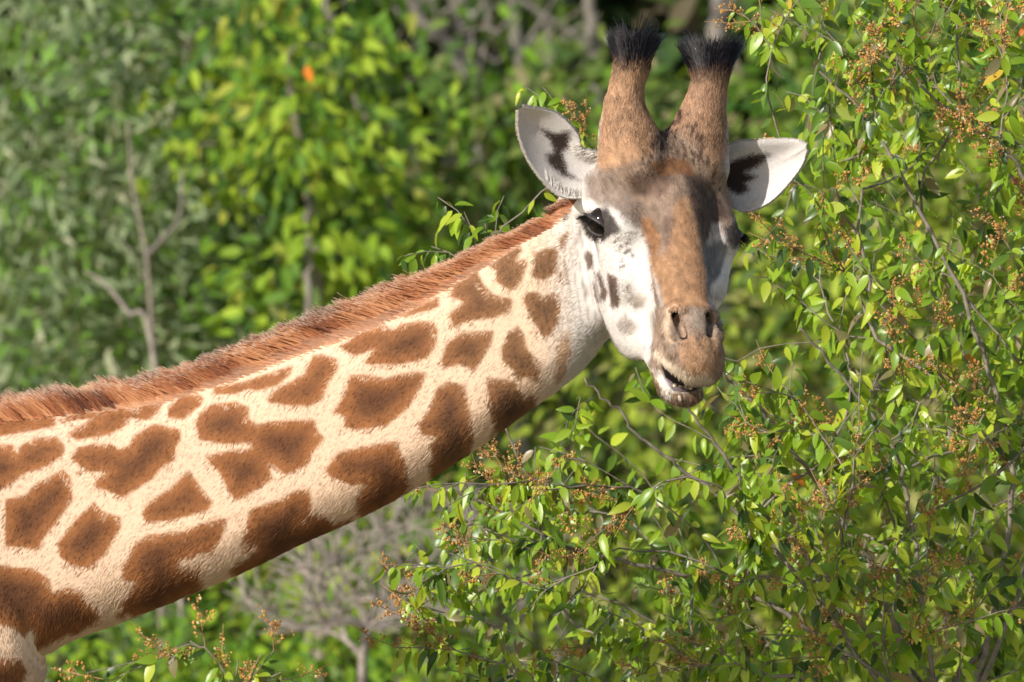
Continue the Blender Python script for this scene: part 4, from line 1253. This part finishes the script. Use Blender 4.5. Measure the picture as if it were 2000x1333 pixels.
def bush(name, label, cat, base, blobs, n, size, tints, shapes=BG_LEAF, clump=.11, per=22, droop=.6, group=None, limbs=10, bark=m_bark, r0=.03, kind=None, trunk=None, single=0):
    """base (u,y) on the ground; blobs (u,v,y,ru,rv,ry) in photo px / metres of depth spread."""
    b0 = pb(base[0], 0, base[1]); b0[2] = 0
    root = empty(name, tuple(b0))
    tag(root, label, cat, group, kind)
    vol = np.array([q[3] * q[4] * q[5] for q in blobs]); vol = vol / vol.sum()
    ncl = max(4, n // per)
    which = rng.choice(len(blobs), ncl, p=vol)
    cc = []
    for w in which:
        u, v, y, ru, rv, ry = blobs[w]
        d = nrm(rng.normal(0, 1, 3)) * rng.random() ** .38
        cc.append(pb(u + d[0] * ru, v + d[2] * rv, y + d[1] * ry))
    cc = np.array(cc)
    cc[:, 2] = np.maximum(cc[:, 2], .15)
    ci = rng.integers(0, ncl, n)
    off = rng.normal(0, 1, (n, 3)) * clump * np.array([1, 1, .75])
    P = cc[ci] + off
    P[:, 2] = np.maximum(P[:, 2], .03)
    cd = nrm(rng.normal(0, 1, (ncl, 3)) + np.array([0, -.5, .1]))
    D = nrm(cd[ci] * .7 + nrm(off) * .7 + np.array([0, -.1, -droop]) + rng.normal(0, .35, (n, 3)))
    NN = np.array([-.3, -.6, .7]) + rng.normal(0, .55, (n, 3))
    T = np.array([t for t, _ in tints]); w = np.array([w for _, w in tints], float)
    tone = rng.choice(len(T), ncl, p=w / w.sum())
    tl = rng.choice(len(T), n, p=w / w.sum())
    tint = np.where((rng.random(n) < .6)[:, None], T[tone[ci]], T[tl]) * rng.uniform(.75, 1.25, (n, 1))
    SZ = rng.uniform(.8, 1.35, n) * size; FR = frames(D, NN)
    if single:
        # the leaves that stand out in front are single leaves
        uu = 1000 + P[:, 0] / (DIST + P[:, 1]) * DIST * 1000; vv = 666.5 - (P[:, 2] - ZC) / (DIST + P[:, 1]) * DIST * 1000
        order = np.argsort(P[:, 1] + 50.0 * ((uu < 0) | (uu > 2000) | (vv < 0) | (vv > 1900 - 1.25 * uu)))
        own = [make_mesh('leaf', sV, sF, m_bleaf, np.tile(t_, (len(sV), 1))) for sV, sF in shapes for t_ in T[:3]]
        for i in order[:single]:
            place('leaf', own[rng.integers(0, len(own))], FR[i], P[i], SZ[i], root)
        kp = np.sort(order[single:]); P, FR, SZ, tint, n = P[kp], FR[kp], SZ[kp], tint[kp], len(kp)
    V, F, C = leaf_mass(shapes, P, FR, SZ, tint)
    cr_ = link('crown', make_mesh('crown', V, F, m_bleaf, C), root)
    # trunk and limbs
    top = cc[np.argmax(cc[:, 2])]
    cen = cc.mean(0)
    if trunk is None:
        path = catmull([b0 - (0, 0, .05), b0 * .6 + cen * .4 + rng.normal(0, .05, 3), cen, cen * .3 + top * .7], 24)
    else:
        path = catmull(np.vstack([[b0 - (0, 0, .05)], [pb(*t_) for t_ in trunk]]), 24)
    V, Q = tube(path, np.linspace(r0, r0 * .35, 24), 8)
    link('trunk', make_mesh('trunk', V, Q, bark), root)
    sel = rng.choice(ncl, min(limbs, ncl), replace=False)
    for k in sel:
        j = np.argmin(np.linalg.norm(path - cc[k], axis=1) + .8 * (path[:, 2] > cc[k][2] - .15))
        a = path[j]; m_ = (a + cc[k]) / 2 + np.array([0, 0, .06]) + rng.normal(0, .05, 3)
        V, Q = tube(catmull([a, m_, cc[k]], 8), np.linspace(r0 * .24, r0 * .08, 8), 5)
        link('limb', make_mesh('limb', V, Q, bark), root)
    return root

YG = [((.18, .29, .018), 5), ((.27, .37, .03), 5), ((.10, .20, .02), 4), ((.05, .11, .02), 3.5), ((.30, .32, .05), 1.5)]
MIDG = [((.09, .19, .02), 5), ((.14, .25, .02), 4), ((.05, .12, .02), 3), ((.20, .26, .05), 1)]
GREYG = [((.19, .25, .13), 5), ((.27, .33, .18), 4), ((.09, .14, .065), 3), ((.17, .32, .05), 2), ((.36, .37, .24), 1.2)]
OLIVE = [((.15, .22, .04), 4), ((.20, .26, .06), 3), ((.08, .15, .03), 4), ((.24, .21, .10), 1.5), ((.15, .28, .02), 2)]

bush('slender_tree', 'grey green fine leaved tree with thin forked trunk above the mane', 'tree', (300, 6.1),
     [(150, 250, 6.7, 300, 330, .6), (60, 560, 6.7, 260, 300, .6), (330, 500, 6.6, 130, 260, .45), (90, -60, 6.9, 300, 240, .6), (150, 900, 6.9, 300, 400, .6)], 8200, .072, GREYG, BG_NARROW, .10, 26, .15, limbs=5, bark=m_bark, r0=.012,
     trunk=[(320, 1900, 6.0), (312, 900, 6.0), (300, 690, 5.95), (286, 500, 5.95), (262, 380, 6.0), (250, 240, 6.1)])
bush('leafy_bush', 'bright yellow green bush with broad drooping leaves behind the neck', 'bush', (640, 5.6),
     [(585, 330, 5.9, 170, 300, .7), (740, 480, 5.9, 170, 240, .7), (560, 60, 6.1, 170, 160, .7), (780, 200, 6.2, 140, 180, .6), (640, 650, 5.9, 190, 180, .6), (430, 250, 6.3, 110, 140, .5), (640, 1000, 6.1, 240, 380, .7)], 2700, .066, YG, BG_LEAF, .078, 22, .75, limbs=10, single=220)
_b = [o_ for o_ in COL.objects if o_.name == 'leafy_bush'][0]
place('leaf', make_mesh('leaf', *BG_LEAF[2], m_bleaf, np.tile((.75, .22, .03), (len(BG_LEAF[2][0]), 1))), frames(np.array([[.3, -.1, -.9]]), np.array([[-.3, -.9, .4]]))[0], pb(597, 128, 5.0), .055, _b)
bush('leafy_bush', 'darker green bush between the grey green tree and the yellow green bush', 'bush', (300, 7.6),
     [(330, 40, 8.0, 330, 190, .6), (330, 330, 8.2, 300, 260, .6), (300, 800, 8.2, 400, 500, .6)], 4200, .08, MIDG, BG_LEAF, .13, 22, .6, limbs=8)
bush('leafy_bush', 'olive green bush with yellowing leaves behind the horns and ears', 'bush', (1050, 7.4),
     [(1020, 330, 7.6, 210, 220, .6), (930, 160, 7.8, 150, 120, .5), (1240, 330, 7.8, 200, 200, .5), (1420, 330, 7.6, 130, 180, .5), (1060, 800, 7.8, 300, 400, .6)], 3300, .07, OLIVE, BG_LEAF, .12, 20, .6, limbs=10, bark=m_bark2)
bush('leafy_bush', 'sunlit yellow green bush showing through gaps in the flowering shrub', 'bush', (1700, 5.6),
     [(1500, 640, 5.8, 330, 260, .6), (1800, 500, 6.0, 300, 300, .6), (1350, 880, 5.8, 300, 200, .5), (1750, 1000, 5.9, 400, 350, .6), (1250, 1150, 6, 300, 260, .6), (1760, 1500, 6, 500, 500, .6)], 5200, .07, [((.18, .26, .025), 4), ((.26, .33, .035), 4), ((.07, .12, .02), 4), ((.25, .25, .08), 2)], BG_LEAF, .12, 26, .5, limbs=10)
bush('leafy_bush', 'shaded green bush up behind the top of the flowering shrub', 'bush', (1850, 7.2),
     [(1750, 60, 7.4, 350, 220, .6), (2000, 300, 7.4, 200, 300, .6), (1800, 700, 7.6, 400, 600, .6)], 3800, .075, MIDG + OLIVE[:2], BG_LEAF, .13, 22, .5, limbs=8)
for lab, u0_, y0_, bl, n_ in (
    ('low bright green bush under the giraffe\'s throat beside the dead twigs', 760, 4.6, [(830, 1270, 4.8, 170, 120, .4), (900, 1080, 5.2, 120, 140, .4), (820, 1700, 4.8, 300, 400, .5)], 2300),
    ('low sunlit green bush below the lowest neck patches', 330, 4.4, [(380, 1290, 4.6, 260, 90, .4), (560, 1240, 4.8, 150, 90, .4), (400, 1700, 4.7, 350, 380, .5)], 3200),
    ('low green bush beneath the shoulder end of the neck', 60, 4.2, [(70, 1330, 4.4, 220, 70, .4), (60, 1700, 4.5, 300, 350, .5)], 2100)):
    bush('low_bush', lab, 'bush', (u0_, y0_), bl, n_, .05, YG[:3] + MIDG[:2], BG_LEAF, .09, 20, .4, limbs=6, r0=.015, group='low bushes under the neck')

# ---- dead grey twigs under the throat
def dead_bush(label, base, tips_, y):
    b0 = pb(base, 0, y); b0[2] = 0
    root = empty('dead_bush', tuple(b0)); tag(root, label, 'bush')
    cen = pb(base, 1330 if y > 6 else 1400, y)
    hubp = catmull([b0, (b0 + cen) / 2 + (.04, 0, 0), cen], 14)
    nodes, par, cnt, chains = grow(hubp, tips_, .07, .3)
    rad = .0017 * cnt ** .33
    V, Q = tube(nodes[:14], rad[:14], 7); link('trunk', make_mesh('trunk', V, Q, m_dead), root)
    fine = []
    for ch in chains:
        V, Q = tube(nodes[ch], np.maximum(rad[ch], .0016), 4)
        if rad[ch[1]] > .006: link('branch', make_mesh('branch', V, Q, m_dead), root)
        else: fine.append((V, Q))
    V, Q = merge(fine); tag(link('twigs', make_mesh('twigs', V, Q, m_dead), root), kind='stuff')
dead_bush('tangle of leafless grey twigs under the middle of the neck', 700,
          np.array([pb(*o) for o in zip(rng.uniform(430, 960, 620), rng.uniform(940, 1240, 620), rng.uniform(2.4, 3.8, 620))]), 3.0)
dead_bush('leafless grey twigs in front of the shaded wood beside the horns', 1000,
          np.array([pb(*o) for o in zip(rng.uniform(620, 1180, 150), rng.uniform(-40, 330, 150), rng.uniform(7.8, 8.8, 150))]), 8.2)

# ---- bare pale trunks standing in the wood
TR = [('slim pale grey trunk leaning over the olive bush', [(960, 600, 9), (925, 150, 9), (900, 60, 9), (870, -60, 9)], .021, (975, 9)),
      ('pale trunk slanting behind the top of the yellow green bush', [(960, 420, 8.8), (890, 120, 8.8), (830, 50, 8.8), (770, -60, 8.8)], .02, (1010, 8.8)),
      ('upright pale trunk seen between the horn and the ear', [(1165, 700, 9.3), (1170, 190, 9.3), (1155, 60, 9.3), (1150, -80, 9.3)], .024, (1165, 9.3)),
      ('straight grey trunk just behind the lifted ear', [(1018, 800, 8.3), (1022, 400, 8.3), (1016, 240, 8.3), (1010, 60, 8.3), (985, -60, 8.3)], .018, (1020, 8.3)),
      ('broad pale trunk above the tip of the second horn', [(1405, 500, 9.6), (1400, 100, 9.6), (1408, 0, 9.6), (1420, -120, 9.6)], .036, (1400, 9.6)),
      ('thin grey trunk crossing the dark gap in the yellow green bush', [(605, 800, 5.5), (603, 480, 5.5), (600, 380, 5.5), (575, 330, 5.6)], .010, (610, 5.5)),
      ('brown trunk leaning through the yellow green bush', [(760, 500, 6.5), (700, 200, 6.5), (650, 60, 6.5), (620, -60, 6.5)], .012, (800, 6.5)),
      ('pale trunk showing just under the giraffe\'s throat', [(1030, 1400, 6.5), (1020, 950, 6.5), (1015, 830, 6.5), (1000, 640, 6.5)], .024, (1030, 6.5))]
for lab, pts, r_, (bu, by) in TR:
    b0 = pb(bu, 0, by); b0[2] = -.05
    o = empty('bare_tree', (b0[0], b0[1], 0)); tag(o, lab, 'tree', 'bare trunks in the wood')
    path = catmull(np.vstack([[b0], [pb(*q_) for q_ in pts]]), 40)
    path[1:] += rng.normal(0, .004, (39, 3))
    V, Q = tube(path, np.linspace(r_ * 1.3, r_ * .75, 40), 9)
    link('trunk', make_mesh('trunk', V, Q, m_bark2), o)
    for k in range(0 if by < 7.5 else 4):
        j = rng.integers(18, 38); a = path[j]
        d = nrm(np.array([rng.normal(0, .8), rng.normal(0, .3), .7]))
        L = rng.uniform(.25, .7)
        V, Q = tube(catmull([a, a + d * L * .5 + rng.normal(0, .03, 3), a + d * L + rng.normal(0, .05, 3)], 8), np.linspace(r_ * .4, r_ * .1, 8), 5)
        link('limb', make_mesh('limb', V, Q, m_bark2), o)
# fork and side twig of the slender tree in front
o = empty('bare_tree', tuple(pb(330, 3366 + 0, 4.9) * (1, 1, 0))); tag(o, 'thin tan sapling leaning beside the forked grey green tree', 'tree', 'bare trunks in the wood')
V, Q = tube(catmull([pb(420, 3000, 4.9) * (1, 1, 0), pb(380, 1500, 4.9), pb(300, 700, 4.9), (pb(250, 610, 4.9)), pb(205, 555, 4.9), pb(165, 530, 4.9)], 40), np.linspace(.011, .004, 40), 7)
link('trunk', make_mesh('trunk', V, Q, m_dead), o)
V, Q = tube(catmull([pb(286, 500, 5.95), pb(320, 465, 5.95), pb(352, 420, 5.95), pb(356, 330, 5.95)], 12), np.linspace(.010, .004, 12), 6)
for ob in COL.objects:
    if ob.name == 'slender_tree': link('limb', make_mesh('limb', V, Q, m_bark2), ob)

# ---- the wood behind it all
n = 42000
P = np.stack([rng.uniform(-4.6, 4.6, n), rng.uniform(15.5, 20, n), rng.uniform(0, 6.6, n)], 1)
P += np.stack([vnoise(P, .7, 60 + k) - .5 for k in range(3)], 1) * .5
D = nrm(rng.normal(0, 1, (n, 3)) + (0, -.2, -.4)); NN = np.array([-.3, -.5, .6]) + rng.normal(0, .6, (n, 3))
T = np.array([(.045, .09, .02), (.07, .13, .02), (.10, .15, .035), (.12, .10, .06), (.03, .06, .02)])
tint = T[rng.integers(0, 5, n)] * rng.uniform(.7, 1.3, (n, 1))
V, F, C = leaf_mass(BG_LEAF, P, frames(D, NN), rng.uniform(.16, .28, n), tint)
wood = link('forest', make_mesh('forest', V, F, m_bleaf, C)); tag(wood, 'dark green wood closing the view behind the bushes', 'forest', kind='stuff')
